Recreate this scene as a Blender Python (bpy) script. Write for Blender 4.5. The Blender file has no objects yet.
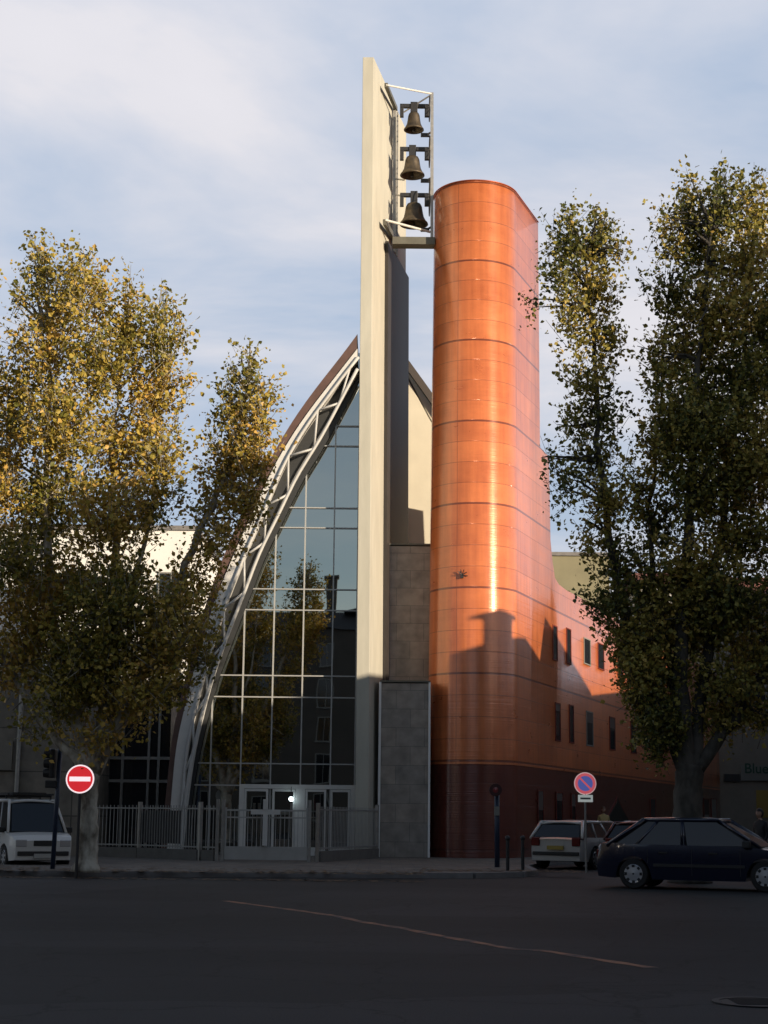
import bpy, bmesh, math, random
import numpy as np
from mathutils import Vector, Matrix
random.seed(7); np.random.seed(7)
R = math.radians
scn = bpy.context.scene
col = scn.collection

# ------------------------------------------------------------------ camera
EYE = 1.45; FPX = 1600.0; PITCH = math.atan2(304.0, FPX); ROLL = R(0.6)
FW = Vector((0, math.cos(PITCH), math.sin(PITCH)))
U0 = Vector((0, -math.sin(PITCH), math.cos(PITCH))); X0 = Vector((1, 0, 0))
RT = X0*math.cos(ROLL) + U0*math.sin(ROLL)
UP = -X0*math.sin(ROLL) + U0*math.cos(ROLL)
CAM = Vector((0, 0, EYE))
cd = bpy.data.cameras.new('camera'); cam = bpy.data.objects.new('camera', cd); col.objects.link(cam)
cd.sensor_fit = 'VERTICAL'; cd.sensor_height = 24; cd.lens = 24*FPX/1024
cd.clip_start = 0.2; cd.clip_end = 3000
m = Matrix((RT, UP, -FW)).transposed().to_4x4(); m.translation = CAM
cam.matrix_world = m; scn.camera = cam

# ------------------------------------------------------------------ light
SUN_AZ = 48.0   # degrees to the right of straight behind the camera
SUN_EL = 12.0
sd = Vector((math.sin(R(SUN_AZ))*math.cos(R(SUN_EL)), -math.cos(R(SUN_AZ))*math.cos(R(SUN_EL)), math.sin(R(SUN_EL))))
sl = bpy.data.lights.new('sun', 'SUN'); sl.energy = 5.0; sl.angle = R(0.4); sl.color = (1.0, 0.83, 0.62)
so = bpy.data.objects.new('sun', sl); col.objects.link(so)
so.rotation_euler = (-sd).to_track_quat('-Z', 'Y').to_euler(); so.location = (30, -30, 60)

w = bpy.data.worlds.new('World'); scn.world = w; w.use_nodes = True
nt = w.node_tree; nt.nodes.clear()
def N(t, typ, **k):
    n = t.nodes.new(typ)
    for a, b in k.items():
        if a.startswith('i_'): n.inputs[a[2:].replace('_', ' ')].default_value = b
        else: setattr(n, a, b)
    return n
out = N(nt, 'ShaderNodeOutputWorld'); bg = N(nt, 'ShaderNodeBackground')
sky = N(nt, 'ShaderNodeTexSky'); sky.sky_type = 'NISHITA'; sky.sun_disc = False
sky.sun_elevation = R(SUN_EL); sky.sun_rotation = math.atan2(sd.x, sd.y) ; sky.air_density = 1.0; sky.dust_density = 0.6; sky.ozone_density = 1.0
bg.inputs['Strength'].default_value = 0.09
tc = N(nt, 'ShaderNodeTexCoord'); sp = N(nt, 'ShaderNodeSeparateXYZ')
nt.links.new(tc.outputs['Generated'], sp.inputs[0])
mx = N(nt, 'ShaderNodeMath', operation='MAXIMUM'); nt.links.new(sp.outputs['Z'], mx.inputs[0]); mx.inputs[1].default_value = 0.0
ad = N(nt, 'ShaderNodeMath', operation='ADD'); nt.links.new(mx.outputs[0], ad.inputs[0]); ad.inputs[1].default_value = 0.16
dx = N(nt, 'ShaderNodeMath', operation='DIVIDE'); nt.links.new(sp.outputs['X'], dx.inputs[0]); nt.links.new(ad.outputs[0], dx.inputs[1])
dy = N(nt, 'ShaderNodeMath', operation='DIVIDE'); nt.links.new(sp.outputs['Y'], dy.inputs[0]); nt.links.new(ad.outputs[0], dy.inputs[1])
cb = N(nt, 'ShaderNodeCombineXYZ'); nt.links.new(dx.outputs[0], cb.inputs[0]); nt.links.new(dy.outputs[0], cb.inputs[1])
mp = N(nt, 'ShaderNodeMapping'); mp.inputs['Rotation'].default_value = (0, 0, R(22)); mp.inputs['Scale'].default_value = (0.75, 1.25, 1); mp.inputs['Location'].default_value = (1.2, 9.4, 0)
nt.links.new(cb.outputs[0], mp.inputs[0])
n1 = N(nt, 'ShaderNodeTexNoise'); n1.inputs['Scale'].default_value = 1.15; n1.inputs['Detail'].default_value = 7; n1.inputs['Roughness'].default_value = 0.55; n1.inputs['Distortion'].default_value = 0.35
nt.links.new(mp.outputs[0], n1.inputs['Vector'])
rp = N(nt, 'ShaderNodeValToRGB'); rp.color_ramp.elements[0].position = 0.36; rp.color_ramp.elements[1].position = 0.66
rp.color_ramp.elements[0].color = (0.80, 0.80, 0.80, 1); rp.color_ramp.elements[1].color = (0.97, 0.97, 0.97, 1)
nt.links.new(n1.outputs['Fac'], rp.inputs[0])
# cloud mask fades to the zenith and behind the camera to cut street fill
def WM(op, a, b):
    n_ = N(nt, 'ShaderNodeMath', operation=op); n_.use_clamp = False
    for i_, v_ in enumerate((a, b)):
        if isinstance(v_, (int, float)): n_.inputs[i_].default_value = v_
        else: nt.links.new(v_, n_.inputs[i_])
    return n_.outputs[0]
ez = N(nt, 'ShaderNodeMapRange', interpolation_type='SMOOTHSTEP'); nt.links.new(sp.outputs['Z'], ez.inputs['Value']); ez.inputs['From Min'].default_value = .47; ez.inputs['From Max'].default_value = .70; ez.inputs['To Min'].default_value = 1.0; ez.inputs['To Max'].default_value = .10
ey_ = N(nt, 'ShaderNodeMapRange', interpolation_type='SMOOTHSTEP'); nt.links.new(sp.outputs['Y'], ey_.inputs['Value']); ey_.inputs['From Min'].default_value = -.3; ey_.inputs['From Max'].default_value = .55; ey_.inputs['To Min'].default_value = .35; ey_.inputs['To Max'].default_value = 1.0
cmask = WM('MULTIPLY', WM('MULTIPLY', rp.outputs[0], ez.outputs[0]), ey_.outputs[0])
mixc = N(nt, 'ShaderNodeMix', data_type='RGBA'); nt.links.new(cmask, mixc.inputs['Factor'])
nt.links.new(sky.outputs[0], mixc.inputs['A']); cr_ = N(nt, 'ShaderNodeValToRGB'); cr_.color_ramp.elements[0].position = .42; cr_.color_ramp.elements[1].position = .60
cr_.color_ramp.elements[0].color = (.485, .58, .745, 1); cr_.color_ramp.elements[1].color = (.79, .775, .82, 1)
nt.links.new(n1.outputs['Fac'], cr_.inputs[0])
lift = WM('MULTIPLY', WM('ADD', 1.22, WM('MULTIPLY', sp.outputs['Z'], .35)), 6.7)
vm = N(nt, 'ShaderNodeVectorMath', operation='SCALE'); nt.links.new(cr_.outputs[0], vm.inputs[0]); nt.links.new(lift, vm.inputs['Scale']); nt.links.new(vm.outputs[0], mixc.inputs['B'])
nt.links.new(mixc.outputs['Result'], bg.inputs['Color']); nt.links.new(bg.outputs[0], out.inputs[0])
vs = scn.view_settings; vs.view_transform = 'Standard'; vs.look = 'None'; vs.gamma = 1; vs.exposure = 0.35; vs.use_curve_mapping = False

# ------------------------------------------------------------------ pixel helpers
def ray(px, py): return FW*FPX + RT*(px-384) + UP*(512-py)
def V(px, py, Y):
    d = ray(px, py); return CAM + d*(Y/d.y)
def G(px, py):
    d = ray(px, py); return CAM + d*(-EYE/d.z)
def GX(px, Y):            # ground point below a column of the photo at distance Y
    d = ray(px, 816); return Vector((d.x/d.y*Y, Y, 0))
def Wl(px, py, P0, D):    # hit a vertical plane through P0 along D (2-D): returns (L, z)
    d = ray(px, py); n = Vector((-D[1], D[0]))
    t = n.dot(Vector((P0[0], P0[1])))/n.dot(Vector((d.x, d.y)))
    p = CAM + d*t
    return (Vector((p.x, p.y)) - Vector((P0[0], P0[1]))).dot(Vector(D)), p.z

# ------------------------------------------------------------------ materials
MATS = {}
def mat(name, color, rough=0.6, metal=0.0, spec=0.5, var=0.0, vscale=3.0, bump=0.0, bscale=20.0, emit=None, estr=0, stretch=(1,1,1), color2=None, coat=0.0):
    if name in MATS: return MATS[name]
    m = bpy.data.materials.new(name); m.use_nodes = True; t = m.node_tree; b = t.nodes['Principled BSDF']
    b.inputs['Base Color'].default_value = (*color, 1); b.inputs['Roughness'].default_value = rough; b.inputs['Metallic'].default_value = metal
    b.inputs['Specular IOR Level'].default_value = spec; b.inputs['Coat Weight'].default_value = coat
    if emit: b.inputs['Emission Color'].default_value = (*emit, 1); b.inputs['Emission Strength'].default_value = estr
    tcn = N(t, 'ShaderNodeTexCoord'); mpn = N(t, 'ShaderNodeMapping'); mpn.inputs['Scale'].default_value = stretch
    t.links.new(tcn.outputs['Object'], mpn.inputs[0])
    if var > 0 or color2:
        n = N(t, 'ShaderNodeTexNoise'); n.inputs['Scale'].default_value = vscale; n.inputs['Detail'].default_value = 8; n.inputs['Roughness'].default_value = 0.62
        t.links.new(mpn.outputs[0], n.inputs['Vector'])
        r = N(t, 'ShaderNodeValToRGB'); r.color_ramp.elements[0].position = 0.32; r.color_ramp.elements[1].position = 0.68
        c2 = color2 if color2 else tuple(min(1, c*(1+var)) for c in color)
        c1 = color if color2 else tuple(c*(1-var) for c in color)
        r.color_ramp.elements[0].color = (*c1, 1); r.color_ramp.elements[1].color = (*c2, 1)
        t.links.new(n.outputs['Fac'], r.inputs[0]); t.links.new(r.outputs[0], b.inputs['Base Color'])
    if bump > 0:
        n2 = N(t, 'ShaderNodeTexNoise'); n2.inputs['Scale'].default_value = bscale; n2.inputs['Detail'].default_value = 5
        t.links.new(mpn.outputs[0], n2.inputs['Vector'])
        bp = N(t, 'ShaderNodeBump'); bp.inputs['Strength'].default_value = bump; bp.inputs['Distance'].default_value = 0.02
        t.links.new(n2.outputs['Fac'], bp.inputs['Height']); t.links.new(bp.outputs[0], b.inputs['Normal'])
    MATS[name] = m; return m

concrete = mat('pale concrete', (0.45, 0.435, 0.37), 0.8, var=0.09, vscale=1.9, bump=0.15, bscale=8, stretch=(1, 1, .25))
cream_wall = mat('cream render', (0.60, 0.56, 0.45), 0.85, var=0.05, vscale=1.0)
dark_clad_shade = mat('dark brown cladding and shade', (0.035, 0.03, 0.028), 0.6, var=0.15, vscale=2)  # also colours the bell wall panel that stands in for shade
white_metal = mat('white painted steel', (0.62, 0.61, 0.58), 0.4, var=0.05, vscale=4)
galv = mat('galvanised steel', (0.36, 0.35, 0.33), 0.45, 0.6, var=0.15, vscale=6)
grey_rail = mat('grey fence steel', (0.28, 0.28, 0.27), 0.5, 0.2, var=0.1)
beam_m = mat('olive painted steel', (0.13, 0.125, 0.10), 0.55, 0.2, var=0.12)
bronze = mat('weathered bronze', (0.06, 0.052, 0.042), 0.5, 0.6, var=0.35, vscale=5, color2=(0.15, 0.115, 0.075))
black_m = mat('black metal', (0.02, 0.02, 0.022), 0.5)
blue_pole = mat('dark blue paint', (0.015, 0.028, 0.06), 0.45)
brown_roof = mat('brown zinc roof', (0.11, 0.062, 0.05), 0.55, 0.1, var=0.2, vscale=2)
asphalt = None
kerb_m = mat('kerb stone', (0.18, 0.17, 0.165), 0.85, var=0.15, vscale=3)
white_wall = mat('white render', (0.74, 0.73, 0.70), 0.85, var=0.05, vscale=.6)
beige_wall = mat('beige stone wall', (0.17, 0.155, 0.13), 0.85, var=0.15, vscale=1.2, bump=.2)
grey_wall = mat('grey render', (0.20, 0.19, 0.165), 0.85, var=0.12, vscale=.8)
khaki_wall = mat('khaki render', (0.22, 0.20, 0.125), 0.85, var=0.1, vscale=.6)
ochre_wall = mat('ochre render', (0.32, 0.24, 0.14), 0.85, var=0.12, vscale=.5)
rose_wall = mat('rose render', (0.34, 0.22, 0.17), 0.85, var=0.12, vscale=.5)
tile_red = mat('red roof tiles', (0.22, 0.08, 0.05), 0.8, var=0.3, vscale=6)
win_dark = mat('dark window glass', (0.012, 0.014, 0.018), 0.06, spec=0.6)
shutter = mat('grey shutter', (0.22, 0.22, 0.2), 0.7, var=0.1)
red_frame = mat('dark red frame', (0.16, 0.03, 0.02), 0.5)
tyre_m = mat('rubber', (0.015, 0.015, 0.015), 0.8)
rim_m = mat('silver wheel cover', (0.55, 0.56, 0.58), 0.3, 0.55)
trim_m = mat('black trim', (0.02, 0.02, 0.02), 0.6)
skin = mat('skin', (0.42, 0.26, 0.19), 0.6)

def asphalt_mat():
    m = bpy.data.materials.new('asphalt'); m.use_nodes = True; t = m.node_tree; b = t.nodes['Principled BSDF']; b.inputs['Roughness'].default_value = 0.82
    b.inputs['Specular IOR Level'].default_value = 0.3
    tcn = N(t, 'ShaderNodeTexCoord')
    def noise(s, d=6, r=.6, sc=(1,1,1)):
        mp_ = N(t, 'ShaderNodeMapping'); mp_.inputs['Scale'].default_value = sc; t.links.new(tcn.outputs['Object'], mp_.inputs[0])
        n = N(t, 'ShaderNodeTexNoise'); n.inputs['Scale'].default_value = s; n.inputs['Detail'].default_value = d; n.inputs['Roughness'].default_value = r
        t.links.new(mp_.outputs[0], n.inputs['Vector']); return n
    a = noise(.25, 6, .6, (.3, 1, 1)); g = noise(60, 2, .7)
    r = N(t, 'ShaderNodeValToRGB'); r.color_ramp.elements[0].position = .3; r.color_ramp.elements[1].position = .7
    r.color_ramp.elements[0].color = (.015, .0148, .0158, 1); r.color_ramp.elements[1].color = (.033, .0322, .0335, 1)
    t.links.new(a.outputs['Fac'], r.inputs[0])
    r2 = N(t, 'ShaderNodeValToRGB'); r2.color_ramp.elements[0].position = .35; r2.color_ramp.elements[1].position = .75
    r2.color_ramp.elements[0].color = (.6, .6, .6, 1); r2.color_ramp.elements[1].color = (1.5, 1.5, 1.5, 1)
    t.links.new(g.outputs['Fac'], r2.inputs[0])
    mm = N(t, 'ShaderNodeMix', data_type='RGBA', blend_type='MULTIPLY'); mm.inputs['Factor'].default_value = 1
    t.links.new(r.outputs[0], mm.inputs['A']); t.links.new(r2.outputs[0], mm.inputs['B'])
    # cracks
    vo = N(t, 'ShaderNodeTexVoronoi', feature='DISTANCE_TO_EDGE'); vo.inputs['Scale'].default_value = .45
    nn = noise(1.2, 4); ad_ = N(t, 'ShaderNodeVectorMath', operation='ADD'); t.links.new(tcn.outputs['Object'], ad_.inputs[0]); t.links.new(nn.outputs['Color'], ad_.inputs[1]); t.links.new(ad_.outputs[0], vo.inputs['Vector'])
    cr = N(t, 'ShaderNodeValToRGB'); cr.color_ramp.elements[0].position = 0.004; cr.color_ramp.elements[1].position = 0.014
    cr.color_ramp.elements[0].color = (.45, .45, .45, 1); cr.color_ramp.elements[1].color = (1, 1, 1, 1); t.links.new(vo.outputs['Distance'], cr.inputs[0])
    pv = N(t, 'ShaderNodeTexVoronoi'); pv.inputs['Scale'].default_value = .16; pv.distance = 'CHEBYCHEV'; pmap = N(t, 'ShaderNodeMapping'); pmap.inputs['Scale'].default_value = (.6, 1.3, 1); pmap.inputs['Rotation'].default_value = (0, 0, .15); t.links.new(tcn.outputs['Object'], pmap.inputs[0]); t.links.new(pmap.outputs[0], pv.inputs['Vector'])
    pr_ = N(t, 'ShaderNodeSeparateColor'); t.links.new(pv.outputs['Color'], pr_.inputs[0]); pmr = N(t, 'ShaderNodeMapRange'); t.links.new(pr_.outputs[0], pmr.inputs['Value']); pmr.inputs['To Min'].default_value = .65; pmr.inputs['To Max'].default_value = 1.4
    m0 = N(t, 'ShaderNodeVectorMath', operation='SCALE'); t.links.new(mm.outputs['Result'], m0.inputs[0]); t.links.new(pmr.outputs[0], m0.inputs['Scale'])
    m2 = N(t, 'ShaderNodeMix', data_type='RGBA', blend_type='MULTIPLY'); m2.inputs['Factor'].default_value = 1
    t.links.new(m0.outputs[0], m2.inputs['A']); t.links.new(cr.outputs[0], m2.inputs['B']); t.links.new(m2.outputs['Result'], b.inputs['Base Color'])
    bp = N(t, 'ShaderNodeBump'); bp.inputs['Strength'].default_value = .35; bp.inputs['Distance'].default_value = .01
    t.links.new(g.outputs['Fac'], bp.inputs['Height']); t.links.new(bp.outputs[0], b.inputs['Normal'])
    return m
asphalt = asphalt_mat()

def tiles_mat(name, c1, c2, mortar, sx, sy, rough=.8, msize=.012, use='Object', offset=.5):
    m = bpy.data.materials.new(name); m.use_nodes = True; t = m.node_tree; b = t.nodes['Principled BSDF']; b.inputs['Roughness'].default_value = rough
    tcn = N(t, 'ShaderNodeTexCoord'); br = N(t, 'ShaderNodeTexBrick'); br.offset = offset
    br.inputs['Scale'].default_value = 1; br.inputs['Brick Width'].default_value = sx; br.inputs['Row Height'].default_value = sy; br.inputs['Mortar Size'].default_value = msize
    br.inputs['Color1'].default_value = (*c1, 1); br.inputs['Color2'].default_value = (*c2, 1); br.inputs['Mortar'].default_value = (*mortar, 1)
    t.links.new(tcn.outputs[use], br.inputs['Vector'])
    n = N(t, 'ShaderNodeTexNoise'); n.inputs['Scale'].default_value = 2.2; n.inputs['Detail'].default_value = 8; t.links.new(tcn.outputs[use], n.inputs['Vector'])
    r = N(t, 'ShaderNodeValToRGB'); r.color_ramp.elements[0].position = .3; r.color_ramp.elements[1].position = .7
    r.color_ramp.elements[0].color = (.7, .7, .7, 1); r.color_ramp.elements[1].color = (1.25, 1.22, 1.2, 1); t.links.new(n.outputs['Fac'], r.inputs[0])
    mm = N(t, 'ShaderNodeMix', data_type='RGBA', blend_type='MULTIPLY'); mm.inputs['Factor'].default_value = 1
    t.links.new(br.outputs['Color'], mm.inputs['A']); t.links.new(r.outputs[0], mm.inputs['B']); t.links.new(mm.outputs['Result'], b.inputs['Base Color'])
    return m
pave_m = tiles_mat('paving slabs', (.115, .10, .085), (.15, .13, .11), (.07, .07, .07), .6, .4)
stone_m = tiles_mat('grey stone slabs', (.27, .25, .225), (.33, .29, .25), (.15, .145, .135), .95, .62, .6, .008, 'UV')
block_wall = tiles_mat('beige block wall', (.17, .155, .13), (.20, .18, .15), (.08, .075, .065), 3.2, 1.35, .85, .02, 'UV', .0)

def copper_mat(name, base, dark):
    m = bpy.data.materials.new(name); m.use_nodes = True; t = m.node_tree; b = t.nodes['Principled BSDF']
    tcn = N(t, 'ShaderNodeTexCoord'); s = N(t, 'ShaderNodeSeparateXYZ'); t.links.new(tcn.outputs['UV'], s.inputs[0])
    def M(op, a, bb=None, c=None):
        n = N(t, 'ShaderNodeMath', operation=op)
        for i, v in enumerate((a, bb, c)):
            if v is None: continue
            if isinstance(v, (int, float)): n.inputs[i].default_value = v
            else: t.links.new(v, n.inputs[i])
        return n.outputs[0]
    def line(src, period, off, half):       # 1 on the line
        f = M('FRACT', M('DIVIDE', M('SUBTRACT', src, off), period))
        d = M('MULTIPLY', M('MINIMUM', f, M('SUBTRACT', 1.0, f)), period)
        return M('LESS_THAN', d, half)
    thin = line(s.outputs[1], CP/4, CO, .011); thick = line(s.outputs[1], CP, CO, .035)
    vert = line(s.outputs[0], 2.62, UO, .012)
    ln = M('MAXIMUM', M('MULTIPLY', thin, .55), M('MAXIMUM', M('MULTIPLY', thick, .85), M('MULTIPLY', vert, .5)))
    # per-panel tint
    fl = N(t, 'ShaderNodeCombineXYZ')
    t.links.new(M('FLOOR', M('DIVIDE', M('SUBTRACT', s.outputs[0], UO), 2.62)), fl.inputs[0]); t.links.new(M('FLOOR', M('DIVIDE', M('SUBTRACT', s.outputs[1], CO), CP/4)), fl.inputs[1])
    wn = N(t, 'ShaderNodeTexWhiteNoise'); wn.noise_dimensions = '2D'; t.links.new(fl.outputs[0], wn.inputs['Vector'])
    mpn = N(t, 'ShaderNodeMapping'); mpn.inputs['Scale'].default_value = (.9, 1.6, 1); t.links.new(tcn.outputs['UV'], mpn.inputs[0])
    n = N(t, 'ShaderNodeTexNoise'); n.inputs['Scale'].default_value = 1.1; n.inputs['Detail'].default_value = 9; n.inputs['Roughness'].default_value = .62; t.links.new(mpn.outputs[0], n.inputs['Vector'])
    mp2 = N(t, 'ShaderNodeMapping'); mp2.inputs['Scale'].default_value = (6, .35, 1); t.links.new(tcn.outputs['UV'], mp2.inputs[0])
    n2 = N(t, 'ShaderNodeTexNoise'); n2.inputs['Scale'].default_value = 1.0; n2.inputs['Detail'].default_value = 6; t.links.new(mp2.outputs[0], n2.inputs['Vector'])
    f = M('ADD', M('MULTIPLY', n.outputs['Fac'], .38), M('ADD', M('MULTIPLY', wn.outputs['Value'], .10), M('MULTIPLY', n2.outputs['Fac'], .40)))
    r = N(t, 'ShaderNodeValToRGB'); r.color_ramp.elements[0].position = .30; r.color_ramp.elements[1].position = .66
    r.color_ramp.elements[0].color = (*[c*.72 for c in base], 1); r.color_ramp.elements[1].color = (base[0]*1.15, base[1]*1.32, base[2]*1.35, 1)
    t.links.new(f, r.inputs[0])
    mm = N(t, 'ShaderNodeMix', data_type='RGBA'); t.links.new(ln, mm.inputs['Factor']); t.links.new(r.outputs[0], mm.inputs['A']); mm.inputs['B'].default_value = (*dark, 1)
    t.links.new(mm.outputs['Result'], b.inputs['Base Color'])
    b.inputs['Metallic'].default_value = .20; b.inputs['Specular IOR Level'].default_value = 1.0; b.inputs['Anisotropic'].default_value = .88; b.inputs['Anisotropic Rotation'].default_value = .25; tg = N(t, 'ShaderNodeTangent', direction_type='UV_MAP'); tg.uv_map = 'UVMap'; t.links.new(tg.outputs[0], b.inputs['Tangent']); b.inputs['Coat Weight'].default_value = .4; b.inputs['Coat Roughness'].default_value = .10; b.inputs['Coat IOR'].default_value = 1.6
    rr = M('ADD', .22, M('MULTIPLY', n.outputs['Fac'], .16)); t.links.new(rr, b.inputs['Roughness'])
    bp = N(t, 'ShaderNodeBump'); bp.inputs['Strength'].default_value = .5; bp.inputs['Distance'].default_value = .02; bp.invert = True
    t.links.new(ln, bp.inputs['Height'])
    bp2 = N(t, 'ShaderNodeBump'); bp2.inputs['Strength'].default_value = .10; bp2.inputs['Distance'].default_value = .03
    t.links.new(n2.outputs['Fac'], bp2.inputs['Height']); mp3 = N(t, 'ShaderNodeMapping'); mp3.inputs['Scale'].default_value = (.15, 22, 1); t.links.new(tcn.outputs['UV'], mp3.inputs[0])
    n3 = N(t, 'ShaderNodeTexNoise'); n3.inputs['Scale'].default_value = 1.0; n3.inputs['Detail'].default_value = 3; t.links.new(mp3.outputs[0], n3.inputs['Vector'])
    bp3 = N(t, 'ShaderNodeBump'); bp3.inputs['Strength'].default_value = .65; bp3.inputs['Distance'].default_value = .012; t.links.new(n3.outputs['Fac'], bp3.inputs['Height']); t.links.new(bp.outputs[0], bp3.inputs['Normal'])
    t.links.new(bp3.outputs[0], bp2.inputs['Normal']); t.links.new(bp3.outputs[0], b.inputs['Coat Normal']); t.links.new(bp2.outputs[0], b.inputs['Normal'])
    return m

def glass_mat():
    m = bpy.data.materials.new('tinted reflective glass'); m.use_nodes = True; t = m.node_tree; t.nodes.clear()
    o = N(t, 'ShaderNodeOutputMaterial'); tr = N(t, 'ShaderNodeBsdfTransparent'); tr.inputs[0].default_value = (.13, .145, .145, 1)
    gl = N(t, 'ShaderNodeBsdfGlossy'); gl.inputs['Color'].default_value = (.66, .71, .70, 1); gl.inputs['Roughness'].default_value = .012
    fr = N(t, 'ShaderNodeFresnel'); fr.inputs['IOR'].default_value = 1.5
    a = N(t, 'ShaderNodeMath', operation='ADD'); a.inputs[1].default_value = .52; a.use_clamp = True
    t.links.new(fr.outputs[0], a.inputs[0]); mx_ = N(t, 'ShaderNodeMixShader'); t.links.new(a.outputs[0], mx_.inputs[0]); t.links.new(tr.outputs[0], mx_.inputs[1]); t.links.new(gl.outputs[0], mx_.inputs[2]); t.links.new(mx_.outputs[0], o.inputs[0])
    tcn = N(t, 'ShaderNodeTexCoord'); n = N(t, 'ShaderNodeTexNoise'); n.inputs['Scale'].default_value = .55; n.inputs['Detail'].default_value = 1; t.links.new(tcn.outputs['Object'], n.inputs['Vector'])
    bp = N(t, 'ShaderNodeBump'); bp.inputs['Strength'].default_value = .10; bp.inputs['Distance'].default_value = .05; t.links.new(n.outputs['Fac'], bp.inputs['Height']); t.links.new(bp.outputs[0], gl.inputs['Normal'])
    return m
glass = glass_mat()

def leaf_mat(name, c1, c2, c3):
    m = bpy.data.materials.new(name); m.use_nodes = True; t = m.node_tree; b = t.nodes['Principled BSDF']; o = t.nodes['Material Output']
    at = N(t, 'ShaderNodeAttribute'); at.attribute_name = 'tint'
    r = N(t, 'ShaderNodeValToRGB'); e = r.color_ramp.elements; e[0].position = 0; e[0].color = (*c1, 1); e[1].position = 1; e[1].color = (*c3, 1)
    x = e.new(.55); x.color = (*c2, 1); t.links.new(at.outputs['Fac'], r.inputs[0]); t.links.new(r.outputs[0], b.inputs['Base Color'])
    b.inputs['Roughness'].default_value = .5; b.inputs['Specular IOR Level'].default_value = .35
    tl = N(t, 'ShaderNodeBsdfTranslucent'); t.links.new(r.outputs[0], tl.inputs[0]); ms = N(t, 'ShaderNodeMixShader'); ms.inputs[0].default_value = .22
    t.links.new(b.outputs[0], ms.inputs[1]); t.links.new(tl.outputs[0], ms.inputs[2]); t.links.new(ms.outputs[0], o.inputs[0])
    return m

def bark_mat(name, a, bcol, c):
    m = bpy.data.materials.new(name); m.use_nodes = True; t = m.node_tree; b = t.nodes['Principled BSDF']; b.inputs['Roughness'].default_value = .85
    tcn = N(t, 'ShaderNodeTexCoord'); mp_ = N(t, 'ShaderNodeMapping'); mp_.inputs['Scale'].default_value = (1, 1, .55); t.links.new(tcn.outputs['Object'], mp_.inputs[0])
    n = N(t, 'ShaderNodeTexNoise'); n.inputs['Scale'].default_value = 3.2; n.inputs['Detail'].default_value = 5; n.inputs['Roughness'].default_value = .55; t.links.new(mp_.outputs[0], n.inputs['Vector'])
    r = N(t, 'ShaderNodeValToRGB'); r.color_ramp.interpolation = 'LINEAR'; e = r.color_ramp.elements; e[0].position = .38; e[0].color = (*a, 1); e[1].position = .60; e[1].color = (*c, 1); x = e.new(.47); x.color = (*bcol, 1)
    t.links.new(n.outputs['Fac'], r.inputs[0]); t.links.new(r.outputs[0], b.inputs['Base Color'])
    n2 = N(t, 'ShaderNodeTexNoise'); n2.inputs['Scale'].default_value = 14; t.links.new(mp_.outputs[0], n2.inputs['Vector'])
    bp = N(t, 'ShaderNodeBump'); bp.inputs['Strength'].default_value = .5; bp.inputs['Distance'].default_value = .03; t.links.new(n2.outputs['Fac'], bp.inputs['Height']); t.links.new(bp.outputs[0], b.inputs['Normal'])
    return m
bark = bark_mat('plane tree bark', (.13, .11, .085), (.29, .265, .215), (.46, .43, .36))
bark_dark = bark_mat('dark plane tree bark', (.028, .025, .02), (.045, .04, .032), (.08, .072, .06))

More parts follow.
